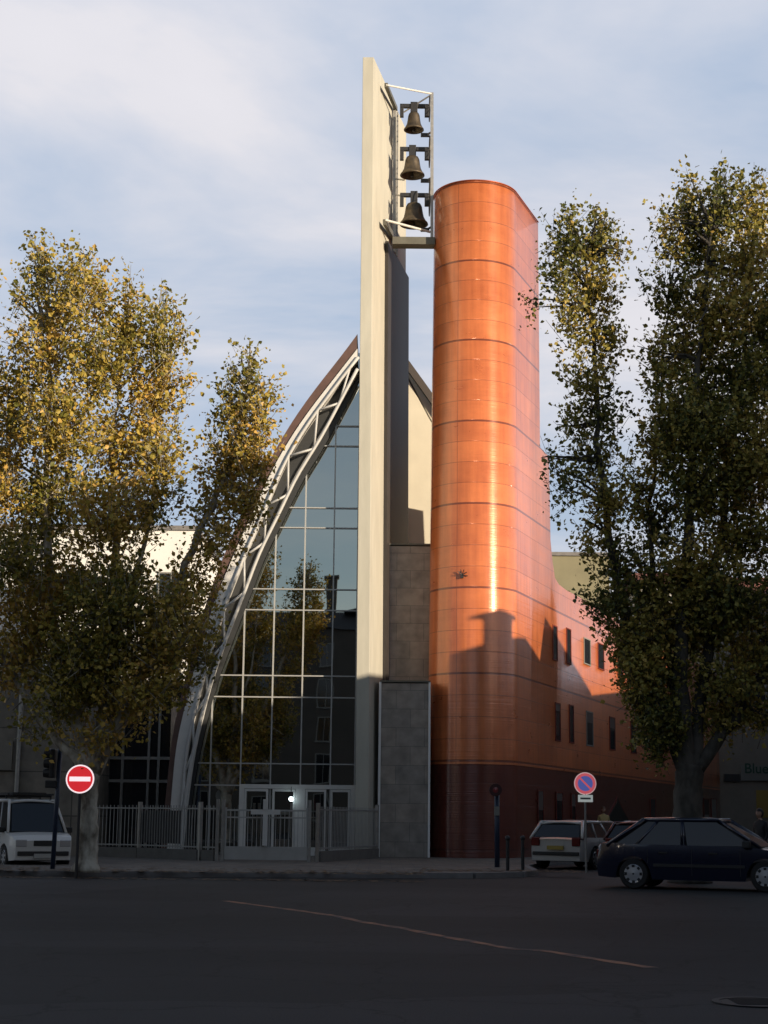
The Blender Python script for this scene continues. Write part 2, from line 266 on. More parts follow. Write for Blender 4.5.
# ------------------------------------------------------------------ mesh builder
ORG = {}
def tag(o, label=None, cat=None, group=None, kind=None):
    if label: o['label'] = label
    if cat: o['category'] = cat
    if group: o['group'] = group
    if kind: o['kind'] = kind
    return o
def thing(name, label, cat, loc=(0, 0, 0), rz=0, group=None):
    o = bpy.data.objects.new(name, None); col.objects.link(o); o.location = loc; o.rotation_euler = (0, 0, rz); o.empty_display_size = .2
    ORG[o] = Vector(loc) if rz == 0 else Vector((0, 0, 0))
    return tag(o, label, cat, group)
class MB:
    def __init__(s): s.v = []; s.f = []; s.uv = None
    def add(s, vs_, fs):
        n = len(s.v); s.v += [tuple(x) for x in vs_]; s.f += [tuple(i+n for i in f) for f in fs]; return s
    def box(s, a, b):
        x0, x1 = sorted((a[0], b[0])); y0, y1 = sorted((a[1], b[1])); z0, z1 = sorted((a[2], b[2]))
        return s.add([(x0,y0,z0),(x1,y0,z0),(x1,y1,z0),(x0,y1,z0),(x0,y0,z1),(x1,y0,z1),(x1,y1,z1),(x0,y1,z1)],
                     [(0,3,2,1),(4,5,6,7),(0,1,5,4),(1,2,6,5),(2,3,7,6),(3,0,4,7)])
    def obox(s, c, ux, uy, hx, hy, z0, z1):      # oriented box, ux,uy 2-D unit vectors
        p = []
        for z in (z0, z1):
            for sx, sy in ((-1,-1),(1,-1),(1,1),(-1,1)):
                p.append((c[0]+ux[0]*hx*sx+uy[0]*hy*sy, c[1]+ux[1]*hx*sx+uy[1]*hy*sy, z))
        return s.add(p, [(0,3,2,1),(4,5,6,7),(0,1,5,4),(1,2,6,5),(2,3,7,6),(3,0,4,7)])
    def bar(s, a, b, wd, h=None):               # square bar
        a = Vector(a); b = Vector(b); h = h or wd; d = (b-a).normalized()
        up = Vector((0,0,1)) if abs(d.z) < .95 else Vector((0,1,0))
        x = d.cross(up).normalized()*wd/2; y = x.cross(d).normalized()*h/2
        return s.add([a-x-y, a+x-y, a+x+y, a-x+y, b-x-y, b+x-y, b+x+y, b-x+y], [(0,3,2,1),(4,5,6,7),(0,1,5,4),(1,2,6,5),(2,3,7,6),(3,0,4,7)])
    def tube(s, pts, rad, n=8):
        pts = [Vector(p) for p in pts]; rad = rad if isinstance(rad, (list, tuple)) else [rad]*len(pts)
        base = len(s.v); prev = None
        for i, p in enumerate(pts):
            d = ((pts[i+1]-p) if i == 0 else (p-pts[i-1]) if i == len(pts)-1 else (pts[i+1]-pts[i-1])).normalized()
            if prev is None: x = d.orthogonal().normalized()
            else: x = (prev - d*prev.dot(d)).normalized()
            prev = x; y = d.cross(x)
            for k in range(n):
                a = 2*math.pi*k/n; s.v.append(tuple(p + (x*math.cos(a)+y*math.sin(a))*rad[i]))
        for i in range(len(pts)-1):
            for k in range(n):
                k2 = (k+1) % n; s.f.append((base+i*n+k, base+i*n+k2, base+(i+1)*n+k2, base+(i+1)*n+k))
        s.f.append(tuple(base+k for k in range(n-1, -1, -1))); s.f.append(tuple(base+(len(pts)-1)*n+k for k in range(n)))
        return s
    def lathe(s, prof, c, n=24, axis='z', close=True):    # prof [(r,h)]
        base = len(s.v); c = Vector(c)
        for r, h in prof:
            for k in range(n):
                a = 2*math.pi*k/n
                if axis == 'z': p = (r*math.cos(a), r*math.sin(a), h)
                elif axis == 'y': p = (r*math.cos(a), h, r*math.sin(a))
                else: p = (h, r*math.cos(a), r*math.sin(a))
                s.v.append(tuple(c+Vector(p)))
        for i in range(len(prof)-1):
            for k in range(n):
                k2 = (k+1) % n; s.f.append((base+i*n+k, base+i*n+k2, base+(i+1)*n+k2, base+(i+1)*n+k))
        if close:
            s.f.append(tuple(base+k for k in range(n-1, -1, -1))); s.f.append(tuple(base+(len(prof)-1)*n+k for k in range(n)))
        return s
    def prism(s, poly, off):                    # 3-D polygon extruded by vector
        n = len(poly); a = [Vector(p) for p in poly]; o = Vector(off)
        s.add([*a, *[p+o for p in a]], [tuple(range(n)), tuple(range(2*n-1, n-1, -1))] + [(i, i+n, (i+1) % n + n, (i+1) % n) for i in range(n)])
        return s
    def build(s, name, mt, parent=None, smooth=False, bevel=0, local=False):
        me = bpy.data.meshes.new(name)
        top = parent
        while top is not None and top.parent is not None: top = top.parent
        org = Vector((0,0,0)) if (parent is None or local) else ORG.get(top, Vector((0,0,0)))
        me.from_pydata([(v[0]-org.x, v[1]-org.y, v[2]-org.z) for v in s.v], [], s.f); me.validate()
        bm = bmesh.new(); bm.from_mesh(me); bmesh.ops.recalc_face_normals(bm, faces=bm.faces); bm.to_mesh(me); bm.free()
        if s.uv is not None:
            uvl = me.uv_layers.new(name='UVMap')
            for lp in me.loops: uvl.data[lp.index].uv = s.uv[lp.vertex_index]
        me.materials.append(mt)
        if smooth:
            for p in me.polygons: p.use_smooth = True
        o = bpy.data.objects.new(name, me); col.objects.link(o)
        if parent is not None: o.parent = parent
        if bevel:
            md = o.modifiers.new('bevel', 'BEVEL'); md.width = bevel; md.segments = 2; md.limit_method = 'ANGLE'; md.angle_limit = R(40)
        if smooth == 'angle':
            try: me.shade_smooth_by_angle = None
            except Exception: pass
        return o
def boxuv(mb, x0, x1, y0, y1, z0, z1):           # box with metre UVs on every face
    uv = []
    def quad(p, u):
        n = len(mb.v); mb.v += p; mb.f.append((n, n+1, n+2, n+3)); mb.uv += u
    if mb.uv is None: mb.uv = []
    quad([(x0,y0,z0),(x1,y0,z0),(x1,y0,z1),(x0,y0,z1)], [(x0,z0),(x1,z0),(x1,z1),(x0,z1)])
    quad([(x0,y1,z0),(x1,y1,z0),(x1,y1,z1),(x0,y1,z1)], [(x0,z0),(x1,z0),(x1,z1),(x0,z1)])
    quad([(x0,y0,z0),(x0,y1,z0),(x0,y1,z1),(x0,y0,z1)], [(y0,z0),(y1,z0),(y1,z1),(y0,z1)])
    quad([(x1,y0,z0),(x1,y1,z0),(x1,y1,z1),(x1,y0,z1)], [(y0,z0),(y1,z0),(y1,z1),(y0,z1)])
    quad([(x0,y0,z1),(x1,y0,z1),(x1,y1,z1),(x0,y1,z1)], [(x0,y0),(x1,y0),(x1,y1),(x0,y1)])
    return mb

# ------------------------------------------------------------------ ground, road, pavement
g = MB(); g.add([(-600,-400,0),(600,-400,0),(600,1200,0),(-600,1200,0)], [(0,1,2,3)])
tag(g.build('road', asphalt), kind='structure')
KH = .13
pav = [(-70, 37.2), (-10, 37.6), (2.2, 39.4), (3.4, 40.4), (3.9, 42.2), (4.0, 46), (5.2, 51.0), (8.2, 58.5), (23.5, 100), (10, 100), (-70, 100)]
pm = MB(); n = len(pav); pm.add([(x, y, KH) for x, y in pav], [tuple(range(n))])
tag(pm.build('pavement', pave_m), kind='structure')
km = MB()
for i in range(8):
    a = Vector((*pav[i], 0)); b = Vector((*pav[i+1], 0)); d = (b-a).normalized(); nrm = Vector((d.y, -d.x, 0))*.16
    km.add([a-nrm*.05, b-nrm*.05, b+nrm, a+nrm, *[p+Vector((0,0,KH+.004)) for p in (a-nrm*.05, b-nrm*.05, b+nrm, a+nrm)]], [(0,3,2,1),(4,5,6,7),(0,1,5,4),(1,2,6,5),(2,3,7,6),(3,0,4,7)])
tag(km.build('kerb', kerb_m), kind='structure')
# worn painted line across the road
def worn_mat(name, c, lo=.42, hi=.60):
    m = bpy.data.materials.new(name); m.use_nodes = True; t = m.node_tree; b = t.nodes['Principled BSDF']; b.inputs['Roughness'].default_value = .8
    tcn = N(t, 'ShaderNodeTexCoord'); n = N(t, 'ShaderNodeTexNoise'); n.inputs['Scale'].default_value = 2.3; n.inputs['Detail'].default_value = 9; n.inputs['Roughness'].default_value = .7
    t.links.new(tcn.outputs['Object'], n.inputs['Vector'])
    r = N(t, 'ShaderNodeValToRGB'); e = r.color_ramp.elements; e[0].position = lo; e[0].color = (.045, .043, .045, 1); e[1].position = hi; e[1].color = (*c, 1)
    t.links.new(n.outputs['Fac'], r.inputs[0]); t.links.new(r.outputs[0], b.inputs['Base Color']); return m
lm = MB()
pp = [(225,901),(300,911),(335,916),(362,922),(400,928),(440,936),(512,949),(545,951),(600,960),(652,968)],
for seg in pp:
    P = [G(*p) for p in seg]; dense = []
    for i in range(len(P)-1):
        for k in range(5): dense.append(P[i].lerp(P[i+1], k/5))
    dense.append(P[-1]); nb = len(lm.v)
    for i, p in enumerate(dense):
        d = (dense[min(i+1, len(dense)-1)]-dense[max(i-1, 0)]).normalized(); nn = Vector((-d.y, d.x, 0)); wd = .075*(1+.25*math.sin(i*1.7))
        lm.v += [tuple(p+nn*wd+Vector((0,0,.004))), tuple(p-nn*wd+Vector((0,0,.004)))]
        if i: lm.f.append((nb+2*i-2, nb+2*i-1, nb+2*i+1, nb+2*i))
tag(lm.build('road_marking', worn_mat('worn ochre road paint', (.36, .16, .08), .38, .58)), kind='structure')
c = G(757, 1003); mh = thing('manhole_cover', 'round iron manhole cover sunk in the asphalt at the lower right', 'manhole cover', c)
ml = MB(); ml.lathe([(.36, .002), (.36, .012), (.30, .012), (.30, .008)], c, 32); ml.build('rim', mat('cast iron', (.03,.03,.03), .6, .5), mh)
ml = MB(); ml.lathe([(.29, .002), (.29, .01)], c, 32)
for k in range(-3, 4): ml.box((c.x-.2, c.y+k*.07-.012, .009), (c.x+.2, c.y+k*.07+.012, .015))
ml.build('lid', MATS['cast iron'], mh)

# ------------------------------------------------------------------ copper tower and wing
TX, TY, TR, AZ = 3.13, 54.98, 1.58, R(20.2)
D2 = (math.sin(AZ), math.cos(AZ)); NL = (-math.cos(AZ), math.sin(AZ))          # along the street / to the left of it
S0 = (TX + TR*math.cos(AZ), TY - TR*math.sin(AZ))
tower_front = TY-TR
zt = V(478, 180.5, tower_front).z
zs = [V(478, y, tower_front).z for y in (673, 588.6, 504, 421.5, 340, 260)]
CP = (zs[-1]-zs[0])/5; CO = zs[0]
print('courses', [round(z, 2) for z in zs], 'top', zt, 'CP', CP)
UO = TR*math.radians(90-20.2+0)   # seam offset, tuned below
z_pl = V(470, 764, tower_front).z
prof = []
for px, py in ((540,447),(549,457),(550.5,540),(552.6,562),(555,578),(559,584.5),(566,590),(581,598)):
    L, z = Wl(px, py, S0, D2); prof.append((L, z))
Lt = prof[0][0]
prof = [(0, zt), (Lt-.02, zt)] + prof
LEND = Wl(720, 790, S0, D2)[0]
prof.append((LEND, prof[-1][1]))
print('profile', prof, LEND)
UO = 0.0
def tower_shell(mb, za, ztop_of, proud=0.0, cap=True):
    # columns: back-left .. left side .. semicircle .. right side .. end
    cols = []   # (x,y,u,top)
    Ls = []
    for (a, za_), (b, zb_) in zip(prof[:-1], prof[1:]):
        k = max(1, int((b-a)/1.2))
        for i in range(k): Ls.append((a+(b-a)*i/k, za_+(zb_-za_)*i/k))
    Ls.append(prof[-1])
    rr = TR+proud
    right = [(TX+rr*math.cos(AZ)+D2[0]*L, TY-rr*math.sin(AZ)+D2[1]*L, L, z) for L, z in Ls]
    left = [(TX-rr*math.cos(AZ)+D2[0]*L, TY+rr*math.sin(AZ)+D2[1]*L, -L-math.pi*TR, z) for L, z in Ls]
    arc = []
    for k in range(1, 48):
        th = math.pi*k/48      # 0 = left tangent
        a = math.pi - AZ + 0   # left tangent direction angle
        ang = (math.pi-AZ) + th
        arc.append((TX+rr*math.cos(ang), TY+rr*math.sin(ang), -math.pi*TR*(1-k/48), zt))
    path = left[::-1] + arc + right
    mb.uv = []; b0 = len(mb.v)
    for x, y, u, z in path:
        zz = ztop_of(z); mb.v += [(x+.16*max(0, min(1, (TX-x)/TR))*za/zt, y, za), (x+.16*max(0, min(1, (TX-x)/TR))*zz/zt, y, zz)]; mb.uv += [(u, za), (u, zz)]
    for i in range(len(path)-1): mb.f.append((b0+2*i, b0+2*i+2, b0+2*i+3, b0+2*i+1))
    n = len(path); mb.f.append((b0+2*(n-1), b0, b0+1, b0+2*n-1))     # far end
    if cap:
        nl = len(left)
        for j in range(nl-1):       # roof strips
            a1 = b0+2*(nl-1-j)+1; a2 = b0+2*(nl-2-j)+1; c1 = b0+2*(n-nl+j)+1; c2 = c1+2
            mb.f.append((a1, a2, c2, c1))
        mb.f.append(tuple(b0+2*i+1 for i in range(nl-1, n-nl+1)))
    return mb
copper = copper_mat('orange copper cladding', (.76, .20, .064), (.16, .04, .02))
copper_dark = copper_mat('dark red plinth cladding', (.15, .028, .016), (.10, .02, .012))
tw = thing('copper_tower', 'rounded orange copper clad tower with a low wing running back along the street', 'building', (TX, TY, 0))
cl = tower_shell(MB(), z_pl, lambda z: z).build('cladding', copper, tw)
for p in cl.data.polygons: p.use_smooth = len(p.vertices) == 4 and abs(p.normal.z) < .1
pl = tower_shell(MB(), 0.0, lambda z: z_pl, -.012, False).build('plinth', copper_dark, tw)
for p in pl.data.polygons: p.use_smooth = True
# smooth only the rounded end: sharp edge at top is kept by the flat cap faces
rim = MB()
rimpts = []
for k in range(0, 49):
    ang = (math.pi-AZ)+math.pi*k/48; rimpts.append((TX+(TR+.02)*math.cos(ang)+.16*max(0, -math.cos(ang)), TY+(TR+.02)*math.sin(ang), zt+.01))
rimpts += [(S0[0]+.02*math.cos(AZ)+D2[0]*L, S0[1]-.02*math.sin(AZ)+D2[1]*L, zt+.01) for L in (.3, .8, Lt-.05)]
rim.tube(rimpts, .022, 6); rim.build('parapet_rim', mat('copper edging', (.42, .10, .04), .4, .5), tw, smooth=True)
nc = Vector((math.cos(AZ), -math.sin(AZ)))
def wall_window(L0, L1, z0, z1, frame, pane, arch=False):
    def P(L, z, o): return Vector((S0[0]+D2[0]*L+nc.x*o, S0[1]+D2[1]*L+nc.y*o, z))
    f = MB(); t = .045
    if arch:
        Lm = (L0+L1)/2; outer = [P(L0-t, z0, .003), P(L1+t, z0, .003), P(L1+t, z1-.9, .003), P(Lm+.25, z1-.1, .003), P(Lm, z1+t, .003), P(Lm-.25, z1-.1, .003), P(L0-t, z1-.9, .003)]
        f.prism(outer, (nc.x*.03, nc.y*.03, 0)); fo = f.build('doorway', frame, tw)
        g_ = MB(); g_.prism([P(L0, z0, .035), P(L1, z0, .035), P(L1, z1-.95, .035), P(Lm+.2, z1-.2, .035), P(Lm, z1, .035), P(Lm-.2, z1-.2, .035), P(L0, z1-.95, .035)], (nc.x*.02, nc.y*.02, 0))
        g_.build('door_leaf', pane, fo); return
    for a, b, c, d in ((L0-t, L0, z0, z1), (L1, L1+t, z0, z1), (L0-t, L1+t, z1, z1+t), (L0-t-.03, L1+t+.03, z0-t, z0)):
        f.prism([P(a, c, .003), P(b, c, .003), P(b, d, .003), P(a, d, .003)], (nc.x*.03, nc.y*.03, 0))
    fo = f.build('window', frame, tw)
    g_ = MB(); g_.prism([P(L0+.002, z0+.002, .002), P(L1-.002, z0+.002, .002), P(L1-.002, z1-.002, .002), P(L0+.002, z1-.002, .002)], (nc.x*.012, nc.y*.012, 0)); g_.build('pane', pane, fo)
    if int(L0*7) % 3 != 0:
        hb = z0+(z1-z0)*(.45+.4*((L0*3.7) % 1)); bl = MB(); bl.prism([P(L0+.004, hb, .016), P(L1-.004, hb, .016), P(L1-.004, z1-.004, .016), P(L0+.004, z1-.004, .016)], (nc.x*.004, nc.y*.004, 0)); bl.build('blind', mat('dusty blind', (.09,.07,.06), .8), fo)
wins = [(553.3,557.2,627,659.5,0),(567,571,630,663,0),(584.5,590.5,640,664,1),(598.5,604,645,669,0),(618,623,652,676,0),(640,645,660,684,0),
        (555,559.5,704,740,0),(569,572.8,706,742,0),(586,592,712.5,745,1),(609,614,718,749,0),(630,635,722.5,752.5,0),(652,657,729,757,0),(676,681,735,762,0),
        (537,542,791,826,0),(555,561,793,828,0),(570,574,794,829,0),(648,653,799,828,0)]
for x0, x1, y0, y1, k in wins:
    xm = (x0+x1)/2; La = Wl(x0, 700, S0, D2)[0]; Lb = Wl(x1, 700, S0, D2)[0]; z1 = Wl(xm, y0, S0, D2)[1]; z0 = Wl(xm, y1, S0, D2)[1]
    if y0 > 780:z0 = .9
    wall_window(La, Lb, z0, z1, shutter if k else red_frame, win_dark)
La = Wl(606, 800, S0, D2)[0]; Lb = Wl(627, 800, S0, D2)[0]; wall_window(La, Lb, KH, Wl(616, 797, S0, D2)[1], red_frame, mat('dark green door', (.012,.02,.016), .5), True)
for x0, x1 in ((703.5, 708.5), (711, 716)):
    La = Wl(x0, 800, S0, D2)[0]; Lb = Wl(x1, 800, S0, D2)[0]; z1 = Wl(x0, 799, S0, D2)[1]; wall_window(La, Lb, 1.0, z1, red_frame, mat('pale blind', (.3,.29,.27), .7))
bs = MB(); p = V(462, 575, tower_front+.05)
for a in (-50, -15, 20, 60, 100):
    bs.bar(p + Vector((0,-.02,0)), p + Vector((.19*math.sin(R(a)), -.05, .19*math.cos(R(a)))), .02)
bs.box((p.x-.05, p.y-.02, p.z-.1), (p.x+.05, p.y+.06, p.z+.02))
bs.build('wall_ornament', black_m, tw)

# ------------------------------------------------------------------ bell wall (concrete slab)
SY = 52.9; SAZ = R(11.6); SD = Vector((math.sin(SAZ), math.cos(SAZ), 0))
b0 = V(356.3, 690, SY); b1 = V(369.3, 690, SY); t0 = V(362.8, 57, SY); t1 = V(373.7, 57, SY)
def down(b, t): return b + (t-b)*((0-b.z)/(t.z-b.z))
A0 = down(b0, t0); A1 = down(b1, t1); zt_s = t0.z; t0.z = t1.z = zt_s
Ls_, _ = Wl(407, 400, (b1.x, b1.y), (SD.x, SD.y)); print('slab len', Ls_, 'top', zt_s)
sb = thing('bell_wall', 'tall thin pale concrete bell wall rising beside the glass front', 'bell tower', (A0.x, SY, 0))
mb = MB(); mb.add([A0, A1, A1+SD*Ls_, A0+SD*Ls_, t0, t1, t1+SD*Ls_, t0+SD*Ls_], [(0,3,2,1),(4,5,6,7),(0,1,5,4),(1,2,6,5),(2,3,7,6),(3,0,4,7)])
mb.build('wall', concrete, sb, bevel=.015)
jt = MB()      # dark panel standing in for deep shade on its inner side below the platform
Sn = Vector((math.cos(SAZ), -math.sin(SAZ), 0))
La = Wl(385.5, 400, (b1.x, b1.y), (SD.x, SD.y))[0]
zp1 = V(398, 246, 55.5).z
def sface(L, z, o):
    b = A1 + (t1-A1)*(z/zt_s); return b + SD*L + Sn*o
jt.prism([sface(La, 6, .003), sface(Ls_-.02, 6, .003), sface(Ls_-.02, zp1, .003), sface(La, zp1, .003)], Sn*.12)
jt.build('shade_panel', dark_clad_shade, sb)

# stone clad blocks
def stone_block(px0, px1, ytop, Y, Yb, label):
    a = V(px0, ytop, Y); b = V(px1, ytop, Y); t = thing('stone_block', label, 'wall block', ((a.x+b.x)/2, Y, 0), group='stone clad blocks beside the bell wall')
    m_ = MB(); boxuv(m_, a.x, b.x, Y, Yb, 0, a.z); m_.build('stone_cladding', stone_m, t)
    e = MB(); e.box((a.x-.08, Y-.05, KH), (a.x-.002, Y+.06, a.z+.03)); e.build('edge_strip', mat('bright white strip', (.84,.84,.82), .4), t)
    if px1 < 431: e = MB(); e.box((b.x+.002, Y-.05, KH), (b.x+.07, Y+.06, a.z+.03)); e.build('edge_strip', MATS['bright white strip'], t)
    e = MB(); e.box((a.x-.05, Y-.05, a.z+.031), (b.x+.07, Yb, a.z+.09)); e.build('coping', beam_m, t)
stone_block(381.5, 428.5, 683, 53.6, 54.4, 'lower grey stone block standing at the foot of the orange tower')
stone_block(389.5, 431.5, 546, 55.55, 57.0, 'upper grey stone block rising behind and above the lower one')

# ------------------------------------------------------------------ nave
GY = 54.0; FY = 53.0
O = [(357.5,334),(343,354),(318,385),(294,418),(275,450),(252,492),(232,535),(208,596),(188,665),(172,735),(159,862)]
Mc = [(357.5,349),(338,374),(327,388),(303,419),(284,449),(272,470),(255,508),(238,545),(213,605),(192,678),(176,745),(166,862)]
Wc = [(357.5,357),(340.5,378),(330.5,392),(307,423),(289,452),(278,474),(263,512),(247,547),(223,607),(202,677),(186,745),(176,862)]
Ic = [(357.5,370),(341,401),(320,441),(297,476),(279,515),(259,554),(246,590),(234,620),(213,675),(203,712),(192,758),(185,804),(179,862)]
def w3(c, Y): return [V(x, y, Y) for x, y in c]
def resample(pts, n):
    d = [0]
    for a, b in zip(pts[:-1], pts[1:]): d.append(d[-1]+(b-a).length)
    out_ = []
    for i in range(n):
        s_ = d[-1]*i/(n-1); k = max(j for j in range(len(d)) if d[j] <= s_+1e-9); k = min(k, len(pts)-2)
        out_.append(pts[k].lerp(pts[k+1], (s_-d[k])/(d[k+1]-d[k])))
    # smooth
    for _ in range(2):
        out_ = [out_[0]]+[(out_[i-1]+out_[i]*2+out_[i+1])/4 for i in range(1, n-1)]+[out_[-1]]
    return out_
nO, nM, nW, nI = [resample(w3(c_, FY), 40) for c_ in (O, Mc, Wc, Ic)]
for q in (nO, nM, nW, nI): q[-1].z = min(q[-1].z, 0.0)
nave = thing('church', 'church with half arch glass front under a curved brown roof', 'church', (-4, GY, 0))
def band(mb, a, b, off):
    n = len(a); base = len(mb.v); o = Vector(off)
    for p, q in zip(a, b): mb.v += [tuple(p), tuple(q), tuple(p+o), tuple(q+o)]
    for i in range(n-1):
        k = base+4*i; j = k+4
        mb.f += [(k, k+1, j+1, j), (k+2, j+2, j+3, k+3), (k, j, j+2, k+2), (k+1, k+3, j+3, j+1)]
    mb.f += [(base, base+2, base+3, base+1), (base+4*(n-1), base+4*(n-1)+1, base+4*(n-1)+3, base+4*(n-1)+2)]
band_b = MB(); band(band_b, nO, nM, (0, 12, 0)); band_b.build('roof', brown_roof, nave)
fb = MB(); band(fb, [p+Vector((0,-.06,0)) for p in nM], [p+Vector((0,-.06,0)) for p in nW], (0, .9, 0)); fb.build('arch_fascia', white_metal, nave)
# triangular truss: two front chords, one back chord
tr = MB(); r = .058
outer = [p+Vector((0,-.12,0)) for p in resample(w3([(x+1, y+1) for x, y in Wc], FY), 40)]
inner = [p+Vector((0,-.15,0)) for p in nI]; back = [p.lerp(q, .75)+Vector((0,.75,0)) for p, q in zip(nW, nI)]
for cc in (outer, inner): tr.tube(cc, r, 8)
tr.tube(back, .05, 8)
for i in range(1, 37, 4):
    tr.tube([outer[i], inner[min(i+2, 39)]], .04, 6); tr.tube([inner[min(i+2, 39)], outer[min(i+4, 39)]], .04, 6)
    tr.tube([inner[min(i+2,39)], back[min(i+2,39)]], .035, 6); tr.tube([back[min(i+2,39)], outer[min(i+4, 39)]], .03, 6)
tr.build('arch_truss', mat('grey white steel', (.50,.495,.48), .45, var=.06), nave, smooth=True)
so_c = resample(w3([(x+3, y+1) for x, y in Ic[:-1]]+[(184, 862)], FY), 40)
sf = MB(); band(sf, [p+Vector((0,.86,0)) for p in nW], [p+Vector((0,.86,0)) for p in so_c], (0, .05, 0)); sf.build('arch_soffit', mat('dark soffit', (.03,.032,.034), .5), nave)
# glazing clipped by the arch
gcurve = resample(w3([((a[0]+b[0])/2, (a[1]+b[1])/2) for a, b in zip(Mc, Wc)], GY), 60)
XR = V(357.5, 500, GY).x + .35
def xleft(z):
    for a, b in zip(gcurve[:-1], gcurve[1:]):
        if a.z >= z >= b.z: return a.x+(b.x-a.x)*(a.z-z)/(a.z-b.z+1e-9)
    return gcurve[-1].x if z < gcurve[-1].z else gcurve[0].x
def ztopx(x):
    for a, b in zip(gcurve[:-1], gcurve[1:]):
        if b.x <= x <= a.x: return b.z+(a.z-b.z)*(x-b.x)/(a.x-b.x+1e-9)
    return gcurve[0].z
mull = [V(x, 700, GY).x for x in (184, 212.5, 242.5, 272.3, 302, 331.5)] + [XR-.32]
trans = [V(300, y, GY).z for y in (426, 446, 508, 528, 589.5, 610.4, 676, 697.5, 764, 786)]
gp = MB(); gp.prism([Vector((XR, GY, 0)), Vector((XR, GY, gcurve[0].z))] + [Vector((p.x, GY, max(p.z, 0))) for p in gcurve], (0, .012, 0))
# single sheet: keep the front face only
gp.f = [gp.f[0]]
gp.build('glazing', glass, nave)
fr = MB()
for x in mull: fr.box((x-.022, GY-.08, 0), (x+.022, GY-.004, min(ztopx(x), gcurve[0].z)))
for z in trans: fr.box((xleft(z), GY-.078, z-.02), (XR, GY-.005, z+.02))
fr.build('glazing_frame', mat('grey aluminium', (.42,.42,.41), .4, .2, var=.05), nave)
dp = MB(); dp.box((XR-.30, GY-.1, 0), (XR-.05, GY-.006, gcurve[0].z-.3)); dp.build('end_post', dark_clad_shade, nave)
# entrance doors
xd = [V(x, 820, GY).x for x in (242, 270, 300, 328, 352)]; zd = V(300, 789, GY).z
dm = MB()
dm.box((xd[0]-.1, GY-.16, KH), (xd[0]+.06, GY-.082, zd)); dm.box((xd[2]-.16, GY-.16, KH), (xd[2]+.16, GY-.082, zd)); dm.box((xd[4]-.06, GY-.16, KH), (xd[4]+.1, GY-.082, zd)); dm.box((xd[0]-.1, GY-.162, zd+.001), (xd[4]+.1, GY-.082, zd+.14))
dm.build('door_frame', white_metal, nave)
for i in range(4):
    a, b = xd[i], xd[i+1]; a += .07 if i != 2 else .17; b -= .07 if i != 1 else .17
    d = MB(); t = .07
    d.box((a, GY-.15, KH+.01), (a+t, GY-.1, zd-.01)); d.box((b-t, GY-.15, KH+.01), (b, GY-.1, zd-.01)); d.box((a+t, GY-.15, KH+.01), (b-t, GY-.1, KH+.28)); d.box((a+t, GY-.15, zd-.09), (b-t, GY-.1, zd-.01))
    dd = d.build('door', white_metal, nave)
    h = MB(); hx = b-.11 if i % 2 == 0 else a+.11; h.tube([(hx, GY-.2, .95), (hx, GY-.2, 1.4)], .018, 8); h.build('handle', black_m, dd)
# small lit lamp at the entrance
lp_ = V(291, 799, GY-.3)
la = MB(); la.lathe([(.01, -.075), (.055, -.055), (.08, 0), (.055, .055), (.01, .075)], lp_, 16)
lamp = la.build('entrance_lamp', mat('lit lamp', (.9,.95,1), .4, emit=(.75, .95, 1), estr=6), nave, smooth=True)
la = MB(); la.tube([lp_+Vector((0,0,.07)), Vector((lp_.x, lp_.y, zd+.02)), Vector((lp_.x, GY-.1, zd+.08))], .012, 6); la.build('lamp_bracket', black_m, lamp)
# interior: floor, back wall, side volume, gallery
dk = mat('dark interior', (.06, .05, .042), .8)
im = MB(); im.prism([Vector((XR, 63.5, 0)), Vector((XR, 63.5, gcurve[0].z-.6))] + [Vector((p.x-.12, 63.5, max(p.z, 0))) for p in gcurve], (0, .2, 0)); im.box((-6.4, GY+.3, .02), (XR-.3, 63.4, .06)); im.box((-5.5, 61, 3.1), (XR-.3, 61.3, 4.1)); im.box((XR-.2, 58, 0), (XR+.1, 63.4, 14)); im.build('interior_wall', dk, nave)
im = MB()
for k in range(3): im.box((-6, 57+k*1.4, .45), (-1.8, 57.4+k*1.4, .5)); im.box((-6, 57.4+k*1.4, .45), (-1.8, 57.44+k*1.4, .95)); 
im.build('pews', mat('pew wood', (.14, .07, .03), .6), nave)
# right half of the nave, set back behind the bell wall
RY = 62.6
Oc = [(396,342),(407,358.5),(431.5,391),(452,422),(472,458),(490,500),(505,545),(520,610),(532,690),(540,860)]
ro = resample(w3(Oc, RY), 30); ri = [p+Vector((-.22, 0, -.16)) for p in ro]
rb = MB(); band(rb, ro, ri, (0, 6, 0)); rb.build('rear_roof', mat('dark roof edge', (.06,.05,.045), .6), nave)
gw = MB(); lx = V(392, 400, RY).x
gw.prism([Vector((lx, RY+.25, 0)), Vector((lx, RY+.25, ri[0].z))] + [Vector((p.x, RY+.25, max(0, p.z))) for p in ri], (0, .3, 0)); gw.build('gable_wall', cream_wall, nave)
# low glazed porch left of the arch
pc = thing('side_pavilion', 'low dark glazed pavilion with pale posts left of the church arch', 'pavilion', GX(130, 55.5))
x0 = V(96, 800, 55.5).x; x1 = V(168, 800, 55.5).x; zt_p = V(130, 690, 55.5).z
q = MB(); q.box((x0, 55.55, 0), (x1, 60, zt_p)); q.build('glass_box', win_dark, pc)
q = MB()
for px in (122, 148, 158): xx = V(px, 780, 55.5).x; q.box((xx-.04, 55.42, KH), (xx+.04, 55.54, zt_p))
for py in (758, 781): zz = V(130, py, 55.5).z; q.box((x0, 55.44, zz-.05), (x1, 55.53, zz+.05))
q.build('frame', galv, pc)
q = MB(); q.box((x0-.3, 55.2, zt_p+.001), (x1+.3, 60.2, zt_p+.3)); q.build('roof', dark_clad_shade, pc)

